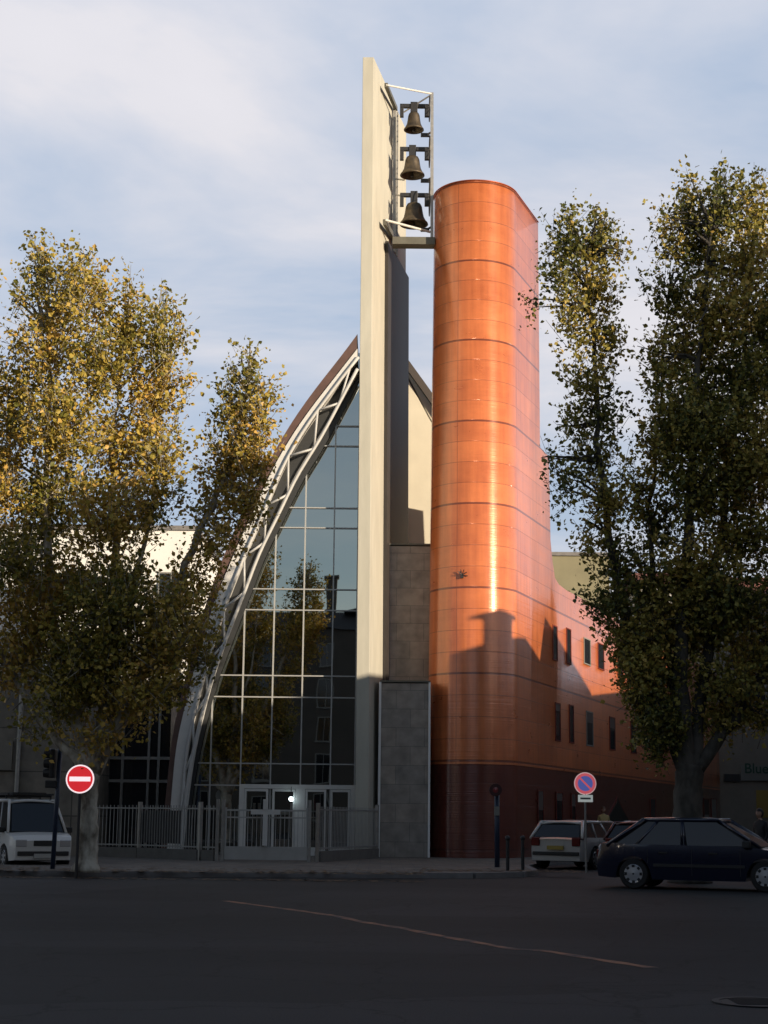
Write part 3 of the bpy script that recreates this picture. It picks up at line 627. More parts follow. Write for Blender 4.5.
# ------------------------------------------------------------------ bell frame and bells
bf = thing('belfry_frame', 'steel frame carrying the bells between the concrete wall and the orange tower', 'bell frame', V(412, 243, 55.2))
PLz = V(412, 243, 55).z
P1 = V(386, 85, 53.9); P2 = V(396, 109, 56.3); P3 = V(432.5, 94, 54.9); P4 = V(415, 112, 57.2)
MB().bar(P1, P2, .12, .16).build('wall_bracket', beam_m, bf); MB().bar(V(384.5, 222, 53.9), V(395, 240, 56.3), .12, .2).build('wall_bracket', beam_m, bf)
fm = MB(); zb = PLz+.05
for px, Y, ya in ((394.5, 56.2, 108), (432, 54.9, 93)):
    p = V(px, ya, Y); lo = V(px, 236, Y); MB().bar((lo.x, Y, zb), p, .11).build('post', galv, bf)
p = V(397.5, 112, 56.6); MB().bar((p.x+.02, 56.6, zb), p, .07).build('post', galv, bf)
for a_, b_, r_ in ((P1, P3, .035), (V(385, 220, 53.9), V(430, 232, 54.9), .045), (P3, V(404, 112, 56.4), .03), (V(396, 179, 56.2), V(404, 180, 55.6), .03), (V(396, 195, 56.2), V(404, 196, 55.6), .03)): MB().tube([a_, b_], r_, 8).build('tie_rod', white_metal, bf)
fm = MB(); xa = V(392.5, 243, 55).x; xb_ = V(434.5, 243, 55).x; fm.box((xa, 54.5, PLz-.22), (xb_, 55.0, PLz+.05)); fm.build('platform_beam', beam_m, bf)
def bell(px, ytop, ymouth, wpx, yyoke, label):
    Y = 55.3; top = V(px, ytop, Y); mo = V(px, ymouth, Y); rr = wpx/2*Y/1600*1.08; H = top.z-mo.z
    t = thing('bell', label, 'bell', (top.x, Y, top.z+.12), group='bells hanging in the steel frame')
    rr *= 1.08; H *= .88
    top = Vector((top.x, Y, mo.z+H))
    pr = [(0.86*rr, 0), (rr, .02*H), (.98*rr, .07*H), (.84*rr, .17*H), (.70*rr, .34*H), (.62*rr, .58*H), (.57*rr, .80*H), (.47*rr, .93*H), (.2*rr, 1.0*H), (.02*rr, 1.0*H)]
    b_ = MB(); b_.lathe([(.80*rr, .12*H), (.86*rr, 0)] + pr[1:], (top.x, Y, mo.z), 28, close=False)
    bb = b_.build('bell_body', bronze, t, smooth=True)
    c_ = MB(); c_.tube([(top.x, Y, mo.z+.6*H), (top.x, Y, mo.z+.02*H)], .02, 6); c_.lathe([(.01, -.07), (.06, -.03), (.06, .02), (.01, .06)], (top.x, Y, mo.z), 10); c_.build('clapper', black_m, bb)
    zy = V(px, yyoke, Y).z; xl = V(400, yyoke, Y).x; xr_ = V(429, yyoke, Y).x
    y_ = MB(); y_.box((xl, Y-.07, zy-.08), (xr_, Y+.07, zy+.06)); y_.box((top.x-.13, Y-.11, top.z-.02), (top.x+.13, Y+.11, zy+.12))
    y_.box((xl, Y-.06, zy-.45), (xl+.14, Y+.06, zy-.08)); y_.box((xr_-.16, Y-.09, zy-.42), (xr_, Y+.09, zy-.08))
    y_.build('yoke', black_m, t, bevel=.01)
    w_ = MB(); wc = Vector((xr_+.02, Y, zy-.1)); wr = .42*rr/.4*1.2
    w_.tube([wc+Vector((0, wr*math.cos(a), wr*math.sin(a))) for a in [2*math.pi*k/20 for k in range(21)]], .02, 6)
    for k in range(4): a = math.pi*k/4; w_.tube([wc+Vector((0, wr*math.cos(a), wr*math.sin(a))), wc-Vector((0, wr*math.cos(a), wr*math.sin(a)))], .012, 5)
    w_.build('bell_wheel', black_m, t)
    s_ = MB(); q = Vector((xr_-.1, Y-.1, mo.z-.22)); s_.box(q-Vector((.2,.06,.06)), q+Vector((.12,.06,.06))); s_.tube([q, q+Vector((.2, 0, .12))], .04, 8); s_.build('striker', black_m, t)
bell(414, 110, 130.5, 18.5, 106, 'topmost and smallest of three bronze bells beside the concrete wall')
bell(412.5, 153.5, 176, 22.5, 149, 'middle of three bronze bells, brownish, between the small and the large one')
bell(414, 200, 225, 26, 195, 'lowest and largest of three bronze bells, hanging just above the platform beam')

# ------------------------------------------------------------------ fence, gate
def fence(a, b, label, h=1.55, base=.30, solid=False, posts=True):
    a = Vector(a); b = Vector(b); d = (b-a); Ld = d.length; d.normalize(); nn = (-d.y, d.x)
    t = thing('metal_fence', label, 'fence', (a+b)/2*1.0, group=None)
    w_ = MB(); mid = (a+b)/2; w_.obox(mid, (d.x, d.y), nn, Ld/2-.03, .09, 0, KH+base); w_.build('base_wall', mat('low concrete wall', (.12,.115,.105), .8, var=.15), t)
    for za in (h-.09, base+.06): MB().obox(mid, (d.x, d.y), nn, Ld/2-.03, .022, KH+za, KH+za+.04).build('rail', grey_rail, t)
    bs_ = MB(); k = int(Ld/.13)
    for i in range(1, k): p = a+d*(Ld*i/k); bs_.obox(p, (d.x, d.y), nn, .009, .009, KH+base+.02, KH+h+.02)
    bs_.build('bars', grey_rail, t)
    if posts:
        for p in (a, b):
            s_ = MB(); s_.obox(p, (d.x, d.y), nn, .05, .05, KH, KH+h+.12); s_.build('post', galv, t)
    return t
f0 = GX(92, 50.5); f1 = GX(140, 49.8); f2 = GX(200.5, 47.5); f3 = GX(217, 47.2); f4 = GX(224, 47.1); f5 = GX(309, 47.0); f6 = GX(318, 47.1); f7 = GX(377, 52.4)
for v_ in (f0, f1, f2, f3, f4, f5, f6, f7): v_.z = 0
fence(f0, f1, 'grey barred fence just right of the pale plane tree trunk')
t = fence(f1, f2, 'grey fence with a dark panel behind its bars left of the white gate')
q = MB(); d = (f2-f1).normalized(); q.obox((f1+(f2-f1)*.35)+Vector((0,.14,0)), (d.x, d.y), (-d.y, d.x), (f2-f1).length*.33, .02, KH+.45, KH+1.42); q.build('solid_panel', black_m, t)
fence(f2+Vector((.08,0,0)), f3, 'short narrow fence bay between two posts beside the white gate', posts=False)
fence(f6, f7, 'grey barred fence running from the gate back to the stone block')
gt = thing('entrance_gate', 'white double gate with a horizontal cross in front of the glass doors', 'gate', (f4+f5)/2)
d = (f5-f4); Lg = d.length; d.normalize(); nn = (-d.y, d.x); mid = (f4+f5)/2
for p in (f4-d*.02, f5+d*.02):
    s_ = MB(); s_.obox(p, (d.x, d.y), nn, .045, .05, KH, KH+1.75); s_.build('gate_post', galv, gt)
s_ = MB(); s_.obox(f3+d*.02, (d.x, d.y), nn, .045, .05, KH, KH+1.75); s_.build('gate_post', galv, gt)
for k in (0, 1):
    a = f4+d*(.06+k*(Lg/2-.04)); b = a+d*(Lg/2-.08); c_ = (a+b)/2; q = MB(); hl = (b-a).length/2
    q.obox(c_, (d.x, d.y), nn, hl, .02, KH+.05, KH+.42)
    q.obox(c_, (d.x, d.y), nn, hl, .02, KH+1.42, KH+1.47); q.obox(c_, (d.x, d.y), nn, hl, .02, KH+1.22, KH+1.26)
    q.obox(a, (d.x, d.y), nn, .025, .025, KH+.05, KH+1.52); q.obox(b, (d.x, d.y), nn, .025, .025, KH+.05, KH+1.52)
    lf = q.build('gate_leaf', mat('off white gate paint', (.40,.40,.385), .5, var=.08), gt)
    q = MB(); kk = int(hl*2/.12)
    for i in range(1, kk): p = a+(b-a)*(i/kk); q.obox(p, (d.x, d.y), nn, .009, .009, KH+.42, KH+1.45)
    q.build('bars', MATS['off white gate paint'], lf)
cx = V(265.5, 812, 46.9); q = MB(); zc = cx.z
q.obox(cx, (d.x, d.y), nn, V(280, 812, 46.9).x-cx.x, .03, zc-.07, zc+.07); q.box((cx.x-.07, 46.85, KH+.45), (cx.x+.07, 46.93, zc-.071)); q.box((cx.x-.07, 46.85, zc+.071), (cx.x+.07, 46.93, zc+.36)); q.build('cross', mat('cross white paint', (.6,.6,.58), .4), gt)

# ------------------------------------------------------------------ background buildings
def building(name, label, cat, x0, x1, y0, y1, h, wallm, roofm=None, roof_h=0, windows=(), roof_axis='x', uvw=False, overh=.3, peak=.5):
    t = thing(name, label, cat, ((x0+x1)/2, (y0+y1)/2, 0))
    m_ = MB()
    if uvw: boxuv(m_, x0, x1, y0, y1, 0, h)
    else: m_.box((x0, y0, 0), (x1, y1, h))
    m_.build('wall', wallm, t)
    if roofm:
        r_ = MB(); o = overh
        if roof_h <= 0.4: r_.box((x0-.12, y0-.12, h+.002), (x1+.12, y1+.12, h+.25))
        elif roof_axis == 'x':
            yp = y0+(y1-y0)*peak; r_.prism([(x0-o, y0-o, h+.01), (x0-o, y1+o, h+.01), (x0-o, yp, h+roof_h)], (x1-x0+2*o, 0, 0))
        else:
            xp = x0+(x1-x0)*peak; r_.prism([(x0-o, y0-o, h+.01), (x1+o, y0-o, h+.01), (xp, y0-o, h+roof_h)], (0, y1-y0+2*o, 0))
        r_.build('roof', roofm, t)
    for side, n_, fl, w_, hh in windows:
        a, b = (x0, x1) if side in 'sn' else (y0, y1)
        for i in range(n_):
            for k in range(fl):
                c_ = a+(b-a)*(i+.5)/n_; z = 1.0 + (h-1.2)/fl*k + .2
                f_ = MB(); g_ = MB()
                def bx(mb_, u0, u1, za, zb_, d0, d1):
                    if side == 's': mb_.box((u0, y0-d1, za), (u1, y0-d0, zb_))
                    elif side == 'n': mb_.box((u0, y1+d0, za), (u1, y1+d1, zb_))
                    elif side == 'w': mb_.box((x0-d1, u0, za), (x0-d0, u1, zb_))
                    else: mb_.box((x1+d0, u0, za), (x1+d1, u1, zb_))
                bx(f_, c_-w_/2-.08, c_-w_/2, z, z+hh, .003, .07); bx(f_, c_+w_/2, c_+w_/2+.08, z, z+hh, .003, .07); bx(f_, c_-w_/2-.08, c_+w_/2+.08, z+hh, z+hh+.08, .003, .07); bx(f_, c_-w_/2-.14, c_+w_/2+.14, z-.1, z, .003, .12); bx(f_, c_-.02, c_+.02, z, z+hh, .02, .05)
                fo = f_.build('window', shutter, t); bx(g_, c_-w_/2, c_+w_/2, z, z+hh, .002, .018); g_.build('pane', win_dark, fo)
    return t
# left: beige stone wall building behind the van
x0 = -26; x1 = V(82, 780, 50.5).x; zz = V(40, 682, 50.5).z
bw = building('annex_building', 'beige stone faced low building behind the white van', 'building', x0, x1, 50.5, 60, zz, block_wall, kerb_m, .3, uvw=True)
q = MB(); p = V(19, 740, 50.4); q.tube([(p.x, 50.4, KH), (p.x, 50.4, zz)], .07, 10); q.build('drainpipe', galv, bw)
q = MB(); p = V(10, 741, 50.45)
q.box((p.x-.9, 50.4, p.z-.9), (p.x+.1, 50.495, p.z+.0)); q.build('shutter_panel', beige_wall, bw)
building('apartment_block', 'sunlit white apartment block seen through the trees on the left', 'building', -34, V(196, 540, 88).x, 88, 104, V(150, 530, 88).z, white_wall, kerb_m, .3, windows=[('s', 9, 4, 1.3, 1.5)])
# right: khaki block above the wing, white house glimpsed through the tree
building('apartment_block', 'flat roofed khaki building rising behind the orange wing', 'building', V(545, 560, 95).x, V(640, 560, 95).x, 108, 118, V(580, 556, 108).z, khaki_wall, kerb_m, .3, windows=[('s', 3, 3, 1.2, 1.4)])
bx_ = V(641, 600, 112).x
building('house', 'white sunlit house glimpsed through the right hand tree', 'building', bx_, V(716, 600, 112).x, 112, 122, V(680, 585, 112).z, white_wall, tile_red, 1.6, windows=[('s', 3, 4, 1.1, 1.5)])
xg = V(714.5, 780, 99).x
hs = building('house', 'grey rendered corner house with a shop sign behind the dark blue car', 'building', xg, xg+14, 99, 112, V(750, 600, 99).z, grey_wall, tile_red, 2.4, windows=[])
for px, py in ((738, 700), (757, 700), (738, 655), (757, 655)):
    a = V(px, py, 98.95); f_ = MB(); f_.box((a.x-.6, 98.9, a.z-.9), (a.x+.6, 98.997, a.z+.9)); fo = f_.build('window', shutter, hs); g_ = MB(); g_.box((a.x-.5, 98.87, a.z-.8), (a.x+.5, 98.897, a.z+.8)); g_.build('pane', win_dark, fo)
# shop sign on the corner house
a = V(741, 765, 98.7); b = V(792, 781, 98.7); sg = MB(); sg.box((a.x, 98.8, b.z), (b.x, 98.99, a.z)); so_ = sg.build('shop_sign', mat('sign board', (.17,.18,.17), .6), hs)
def text3(s_, loc, size, mt, parent, rot=(math.pi/2, 0, 0), name='lettering', bold=.01):
    cu = bpy.data.curves.new(name, 'FONT'); cu.body = s_; cu.size = size; cu.extrude = .008; cu.offset = bold; cu.align_x = 'LEFT'; cu.align_y = 'BOTTOM'
    o = bpy.data.objects.new(name, cu); col.objects.link(o); dg = bpy.context.evaluated_depsgraph_get(); me = bpy.data.meshes.new_from_object(o.evaluated_get(dg)); bpy.data.objects.remove(o)
    o = bpy.data.objects.new(name, me); col.objects.link(o); me.materials.clear(); me.materials.append(mt)
    top = parent
    while top.parent is not None: top = top.parent
    o.parent = parent; o.location = Vector(loc)-ORG.get(top, Vector((0,0,0))); o.rotation_euler = rot; return o
text3('Bluez', (a.x+.2, 98.78, b.z+.28), .85, mat('green lettering', (.02,.07,.045), .6), so_)
a = V(724.5, 774, 98.7); b = V(740.5, 781.5, 98.7); sg = MB(); sg.box((a.x, 98.8, b.z), (b.x, 98.99, a.z)); sg.build('dark_sign', black_m, hs)
a = V(757, 790, 98.7); b = V(785, 818, 98.7); sg = MB(); sg.box((a.x, 98.9, b.z), (b.x, 98.99, a.z)); sg.build('yellow_shopfront', mat('ochre shopfront', (.30,.22,.05), .7), hs)

building('townhouse', 'tall beige townhouse added out of frame to shade the corner house', 'building', 26.5, 36, 72, 97, 17, beige_wall, tile_red, 1.5, windows=[('w', 6, 4, 1.0, 1.6)])  # unseen block added to keep the sun off the grey corner house
# houses along the right side of the square (outside the frame; they cast the evening shade and are mirrored in the glass)
def cast(P, X=22.0):
    k = (X-P.x)/sd.x; return P + sd*k
c_t = cast(V(490, 645, 53.6)); c_top = cast(V(490, 612.5, 53.6)); c_s = cast(V(370, 672, SY)); print('casters', c_t, c_top, c_s)
hh = building('townhouse', 'ochre townhouse with one chimney across the square', 'building', 22, 33, 27.5, 40.0, (c_t.z+c_s.z)/2, ochre_wall, None, windows=[('w', 5, 4, 1.0, 1.6)])
ch = MB(); ch.box((22, c_t.y-.42, c_t.z-.2), (22.9, c_t.y+.30, c_top.z-.28)); ch.box((21.95, c_t.y-.40, c_top.z-.281), (22.95, c_t.y-.28, c_top.z-.12)); ch.box((21.95, c_t.y+.15, c_top.z-.281), (22.95, c_t.y+.28, c_top.z-.12)); ch.box((21.8, c_t.y-.66, c_top.z-.119), (23.1, c_t.y+.5, c_top.z-.03)); ch.build('chimney', tile_red, hh)
pk = cast(Vector((S0[0]+D2[0]*Wl(545, 617, S0, D2)[0], S0[1]+D2[1]*Wl(545, 617, S0, D2)[0], Wl(545, 617, S0, D2)[1]))); print('peak', pk)
g1 = building('townhouse', 'rose gabled townhouse across the square beyond the ochre one', 'building', 22, 32, pk.y-1.9, pk.y+5.5, pk.z-3.0, rose_wall, tile_red, 3.0, windows=[('w', 3, 3, 1.0, 1.6)], overh=.0, peak=1.9/7.4)
building('townhouse', 'low grey townhouse at the far end of the row across the square', 'building', 22, 32, pk.y+5.6, 84, 10.2, grey_wall, None, windows=[('w', 8, 3, 1.0, 1.6)])
building('townhouse', 'tall white townhouse facing the trees across the square', 'building', 22, 27.5, 16.6, 22.6, 16.9, white_wall, tile_red, .9, windows=[('w', 3, 5, 1.0, 1.6)])
building('townhouse', 'narrow ochre block added out of frame to shade the right hand tree', 'building', 22, 24.2, 22.7, 25.4, 18.9, ochre_wall, kerb_m, .3, windows=[('w', 2, 5, .9, 1.6)])  # unseen slim block added to shade the right tree and miss the arch
building('townhouse', 'tall rose townhouse at the near end of the row across the square', 'building', 22, 27.5, -11.9, 16.5, 16.6, rose_wall, tile_red, .9, windows=[('w', 7, 5, 1.0, 1.6)])
zr = V(300, 602, GY); zr = EYE + (2*GY+12-0)*((zr.z-EYE)/GY)
bb = building('townhouse', 'long dark grey block facing the church from across the square', 'building', -34, 30, -24, -12, zr-2.0, mat('dark grey render', (.07,.062,.052), .85, var=.15, vscale=.5), mat('dark slate', (.035,.03,.03), .8), 2.0, windows=[('n', 14, 5, 1.1, 1.7)])  # walls darkened evenly so the block mirrors as a dark skyline
ck = MB(); kx = (331-384)/1629*(2*GY+18); ck.box((kx-.6, -18.6, zr-.5), (kx+.55, -17.5, zr+2.6)); ck.box((kx-.75, -18.75, zr+2.6), (kx+.7, -17.35, zr+2.85)); ck.build('chimney', MATS['dark grey render'], bb)
ck = MB(); ck.prism([(-2.8, -19, zr-.2), (1.6, -19, zr-.2), (-.4, -19, zr+1.1)], (0, 3, 0)); ck.build('dormer', MATS['dark slate'], bb)
building('townhouse', 'beige block closing the left side of the square', 'building', -46, -30, -11, 34, 14, beige_wall, tile_red, 2.0, windows=[('e', 9, 4, 1.1, 1.6)], roof_axis='y')

# ------------------------------------------------------------------ cars
def car(name, label, cat, loc, heading, paint, P):
    t = thing(name, label, cat, loc, heading); ORG[t] = Vector((0,0,0))
    L, W, zb = P['L']/2, P['W']/2, .20; wr = P['wr']; wx = P['wx']
    tops = P['top']; belt = P['belt']
    def top(x):
        for (a, za), (b, zb_) in zip(tops[:-1], tops[1:]):
            if a <= x <= b:
                u = (x-a)/(b-a); return za+(zb_-za)*u
        return tops[-1][1]
    def bot(x):
        z = zb + .05*abs(x/L)**4
        for w_ in wx:
            q = (wr+.055)**2-(x-w_)**2
            if q > 0: z = max(z, wr+math.sqrt(q))
        return z
    xs = sorted(set([round(-L+2*L*i/72, 4) for i in range(73)]))
    rows = 9; mb = MB(); cols = []
    def half(x, z):
        u = abs(x)/L; gx = 1-.03*u**2-.13*u**9
        s_ = (z-.55)/.6
        return W*gx*(1-.07*max(0, s_)**2*1.2-.06*max(0, -s_)**1.5)
    for x in xs:
        zt_, z0 = top(x), bot(x); line = []
        for k in range(rows): z = z0+(zt_-z0)*k/(rows-1); line.append((z, half(x, z)))
        u = abs(x)/L; dxo = 0
        ring = []
        for z, y in line: ring.append((x - (1 if x > 0 else -1)*.05*(max(0, u-.96)/.04)*((z-.5)/.35)**2, y, z))
        yt = line[-1][1]
        for f_ in (.92, .7, .35, 0, -.35, -.7, -.92): ring.append((x, yt*f_, zt_+.035*(1-f_*f_)))
        for z, y in reversed(line): ring.append((x - (1 if x > 0 else -1)*.05*(max(0, u-.96)/.04)*((z-.5)/.35)**2, -y, z))
        cols.append(ring)
    nr = len(cols[0]); mb.v = [p for r_ in cols for p in r_]
    for i in range(len(cols)-1):
        for k in range(nr): k2 = (k+1) % nr; mb.f.append((i*nr+k, (i+1)*nr+k, (i+1)*nr+k2, i*nr+k2))
    mb.f.append(tuple(range(nr))); mb.f.append(tuple((len(cols)-1)*nr+k for k in range(nr)))
    body = mb.build('body', paint, t, smooth=True, local=True)
    md = body.modifiers.new('es', 'EDGE_SPLIT'); md.split_angle = R(38)
    # greenhouse
    gb, gt_ = P['gb'], P['gt']; zr_ = P['H']; wb = W*.90; wt = W*.72
    xb0, xb1 = gb; xt0, xt1 = gt_     # rear, front
    zbelt = belt-.02
    def quad(mb_, p, th=.012):
        n_ = (Vector(p[1])-Vector(p[0])).cross(Vector(p[3])-Vector(p[0])).normalized()*th; mb_.prism([Vector(a) for a in p], n_)
    def lerp(a, b, u): return Vector(a).lerp(Vector(b), u)
    zc_ = zr_-.05
    core = MB(); i_ = .03
    core.add([(xb0+i_, wb-i_, zbelt), (xb0+i_, -wb+i_, zbelt), (xb1-i_, -wb+i_, zbelt), (xb1-i_, wb-i_, zbelt), (xt0+i_, wt-i_, zc_), (xt0+i_, -wt+i_, zc_), (xt1-i_, -wt+i_, zc_), (xt1-i_, wt-i_, zc_)], [(0,1,2,3),(4,7,6,5),(0,4,5,1),(1,5,6,2),(2,6,7,3),(3,7,4,0)])
    core.build('cabin', trim_m, t, local=True)
    q = MB(); quad(q, [(xb1, wb-.09, zbelt+.03), (xb1, -wb+.09, zbelt+.03), (xt1, -wt+.07, zc_-.01), (xt1, wt-.07, zc_-.01)]); q.build('windscreen', win_dark, t, local=True)
    if P.get('rearwin', True):
        q = MB(); quad(q, [(xb0, -wb+.10, zbelt+.05), (xb0, wb-.10, zbelt+.05), (xt0, wt-.08, zc_-.02), (xt0, -wt+.08, zc_-.02)]); q.build('rear_window', win_dark, t, local=True)
    pil = MB()
    for s_ in (1, -1):
        B0, B1, T0, T1 = (xb0, s_*wb, zbelt), (xb1, s_*wb, zbelt), (xt0, s_*wt, zc_), (xt1, s_*wt, zc_)
        sp_ = P['split']
        us = [.06] + [x_ for s2 in sp_ for x_ in (s2-.012, s2+.012)] + [.95]
        for a, b in zip(us[0::2], us[1::2]):
            q = MB(); p0, p1, p2, p3 = lerp(B0, B1, a), lerp(B0, B1, b), lerp(T0, T1, min(.97, b)), lerp(T0, T1, max(.03, a))
            q.prism([p0+Vector((0,0,.03)), p1+Vector((0,0,.03)), p2-Vector((0,0,.02)), p3-Vector((0,0,.02))], (0, s_*.01, 0)); q.build('side_window', win_dark, t, local=True)
        pil.tube([B0, T0], .05, 8); pil.tube([B1, T1], .035, 8); pil.tube([T0, T1], .045, 8)
        for u in sp_: pil.bar(lerp(B0, B1, u), lerp(T0, T1, u), .03, .07)
    pil.build('pillars', paint, t, smooth=True, local=True)
    rf = MB(); nx = 10; ny = 7
    for i in range(nx+1):
        for j in range(ny):
            x = xt0-.06+(xt1-xt0+.12)*i/nx; yy = -1+2*j/(ny-1); rf.v.append((x, yy*(wt+.015), zr_-.035+.05*(1-yy**2)-.05*abs(2*i/nx-1)**4))
    for i in range(nx):
        for j in range(ny-1): k = i*ny+j; rf.f.append((k, k+ny, k+ny+1, k+1))
    ro_ = rf.build('roof', paint, t, smooth=True, local=True); sm = ro_.modifiers.new('solid', 'SOLIDIFY'); sm.thickness = .045; sm.offset = -1
    # wheels
    for x in wx:
        for s_ in (1, -1):
            yo = s_*(W-.12); w_ = MB(); w_.lathe([(wr*.55, -.10), (wr*.93, -.10), (wr, -.07), (wr, .07), (wr*.93, .10), (wr*.55, .10)], (x, yo, wr), 32, 'y'); wh = w_.build('wheel', tyre_m, t, smooth=True, local=True)
            wh.modifiers.new('es', 'EDGE_SPLIT')
            h = MB(); h.lathe([(wr*.64, .098), (wr*.60, .108), (wr*.5, .104), (wr*.2, .112), (.02, .116)] if s_ > 0 else [(wr*.64, -.098), (wr*.60, -.108), (wr*.5, -.104), (wr*.2, -.112), (.02, -.116)], (x, yo, wr), 32, 'y', close=False)
            rm = h.build('rim', rim_m, wh, local=True)
            h = MB()
            for k in range(8):
                a = 2*math.pi*k/8; p = Vector((x+wr*.50*math.cos(a), yo+s_*.103, wr+wr*.50*math.sin(a))); e1 = Vector((-math.sin(a), 0, math.cos(a)))*wr*.09; e2 = Vector((math.cos(a), 0, math.sin(a)))*wr*.11
                h.prism([p-e1-e2*.6, p+e1-e2*.6, p+e1*1.2+e2, p-e1*1.2+e2], (0, s_*.012, 0))
            h.build('wheel_slots', trim_m, wh, local=True)
    # lamps, bumpers, plates, mirrors, handles, seams
    zh = P['lampz']
    for s_ in (1, -1):
        q = MB(); q.box((-L-.005, s_*(W*.56), zh[0]), (-L+.22, s_*(W*.845), zh[1])); q.build('tail_lamp', mat('red lamp plastic', (.10,.008,.008), .2), t, bevel=.02, local=True)
        q = MB(); q.box((L-.2, s_*(W*.5), zh[2]), (L+.005, s_*(W*.84), zh[3])); q.build('headlight', mat('clear lamp', (.5,.5,.5), .1, .3), t, bevel=.02, local=True)
        xm = gb[1]-.25; q = MB(); q.box((xm-.1, s_*(W*.92), belt-.02), (xm+.06, s_*(W+.14), belt+.12)); q.build('wing_mirror', paint if P.get('mirrorpaint') else trim_m, t, bevel=.02, local=True)
        for hx in P['handles']: q = MB(); yy = half(hx, belt-.14); q.box((hx-.09, s_*(yy-.01), belt-.16), (hx+.09, s_*(yy+.025), belt-.125)); q.build('door_handle', trim_m, t, local=True)
        for hx in P['seams']:
            q = MB(); z = max(.3, bot(hx)+.03)
            while z < belt-.07: yy = half(hx, z+.03); q.box((hx-.005, s_*(yy-.01), z), (hx+.005, s_*(yy+.003), z+.0601)); z += .06
            q.build('door_seam', trim_m, t, local=True)
        q = MB(); x = min(wx)+wr+.12
        while x < max(wx)-wr-.12: yy = half(x, .5); q.box((x, s_*(yy-.01), .47), (x+.1, s_*(yy+.014), .53)); x += .1
        q.build('side_trim', trim_m, t, local=True)
    q = MB(); q.box((-L-.035, -W*.80, .40), (-L+.1, W*.80, .50)); q.build('rear_bumper_strip', trim_m, t, bevel=.02, local=True)
    q = MB(); q.box((L-.1, -W*.78, .36), (L+.035, W*.78, .47)); q.box((L-.06, -W*.3, zh[2]+.02), (L+.012, W*.3, zh[3]-.02)); q.build('front_grille', trim_m, t, bevel=.015, local=True)
    q = MB(); q.box((-L-.045, -.25, P['plate']), (-L+.02, .25, P['plate']+.11)); q.build('number_plate', mat('number plate', (.34,.25,.05), .5), t, local=True)
    q = MB(); q.box((L-.02, -.25, .30), (L+.045, .25, .41)); q.build('number_plate', mat('front plate', (.4,.4,.38), .5), t, local=True)
    return t
navy = mat('navy car paint', (.008, .011, .030), .22, .2, coat=.6)
silver = mat('silver white car paint', (.50, .50, .48), .3, .25, coat=.5)
maroon = mat('dark maroon car paint', (.06, .012, .014), .25, .2, coat=.6)
white_p = mat('white van paint', (.62, .62, .60), .35, coat=.4)
P_hatch5 = dict(L=4.36, W=1.76, H=1.48, wr=.31, wx=(-1.36, 1.38), belt=.90, top=[(-2.18,.84),(-2.10,.93),(-1.75,.945),(-1.2,.92),(.95,.90),(1.35,.86),(1.9,.76),(2.18,.62)],
    gb=(-1.95,1.30), gt=(-1.15,.42), split=(.20,.50,.52), lampz=(.62,.80,.56,.68), handles=(-.72,.32), seams=(-1.05,-.12,.88), plate=.55)
P_hatch3 = dict(L=4.15, W=1.80, H=1.38, wr=.31, wx=(-1.25, 1.35), belt=.88, top=[(-2.08,.82),(-2.02,.87),(-1.8,.90),(1.0,.87),(1.4,.82),(1.85,.76),(2.08,.62)],
    gb=(-2.0,1.45), gt=(-1.62,.50), split=(.28,.56), lampz=(.66,.90,.56,.70), handles=(-.55,.35), seams=(-.95,-.1,.85), plate=.56)
P_van = dict(L=4.0, W=1.72, H=1.80, wr=.30, wx=(-1.3, 1.3), belt=.95, top=[(-2.05,.95),(-1.9,.98),(1.1,.97),(1.3,.93),(1.8,.84),(2.05,.68)],
    gb=(-1.95,1.38), gt=(-1.90,.80), split=(.48,.50,.76), lampz=(.62,.85,.58,.76), handles=(-.3,.45), seams=(-.9,.05,.9), plate=.56)
# dark blue car, side on
ra = GX(631, 34.6); fa = GX(766, 33.5); hd = math.atan2(fa.y-ra.y, fa.x-ra.x); ctr = (ra+fa)/2
ctr = ctr + Vector((-math.sin(hd), math.cos(hd), 0))*.75; ctr.z = 0
car('parked_car', 'dark blue five door car parked side on in the right foreground', 'car', ctr, hd, navy, P_hatch5)
c_ = GX(557, 50.0) + Vector((0.0, 0, 0)); hw = R(90-31)
rc = GX(555, 46.6); ctr = rc+Vector((math.cos(hw), math.sin(hw), 0))*2.08
car('parked_car', 'silver white hatchback seen from behind beside the orange tower', 'car', ctr, hw, silver, P_hatch3)
rc = GX(630, 45.3); ctr = rc+Vector((math.cos(R(60)), math.sin(R(60)), 0))*2.1
car('parked_car', 'dark maroon car half hidden between the silver hatchback and the dark blue car', 'car', ctr, R(60), maroon, P_hatch3)
rc = GX(652, 58); car('parked_car', 'pale grey car glimpsed behind the maroon one in front of the arched doorway', 'car', rc, R(70), mat('pale grey car paint', (.45,.46,.47), .3, .2, coat=.5), P_hatch3)
fc = GX(45, 42.0); hv = R(-90+28); ctr = fc-Vector((math.cos(hv), math.sin(hv), 0))*2.0
vn = car('parked_van', 'small white van with a dark roof rack parked nose out on the left', 'van', ctr, hv, white_p, P_van)
q = MB()
for x in (-1.6, -.6, .4): q.bar((x, -.62, 1.87), (x, .62, 1.87), .05)
for s_ in (1, -1):
    q.bar((-1.8, s_*.6, 1.92), (.6, s_*.6, 1.92), .05)
    for x in (-1.6, -.6, .4): q.bar((x, s_*.6, 1.74), (x, s_*.6, 1.94), .04)
q.box((-1.7, -.45, 1.90), (.5, .45, 1.97))
q.build('roof_rack', black_m, vn, local=True)

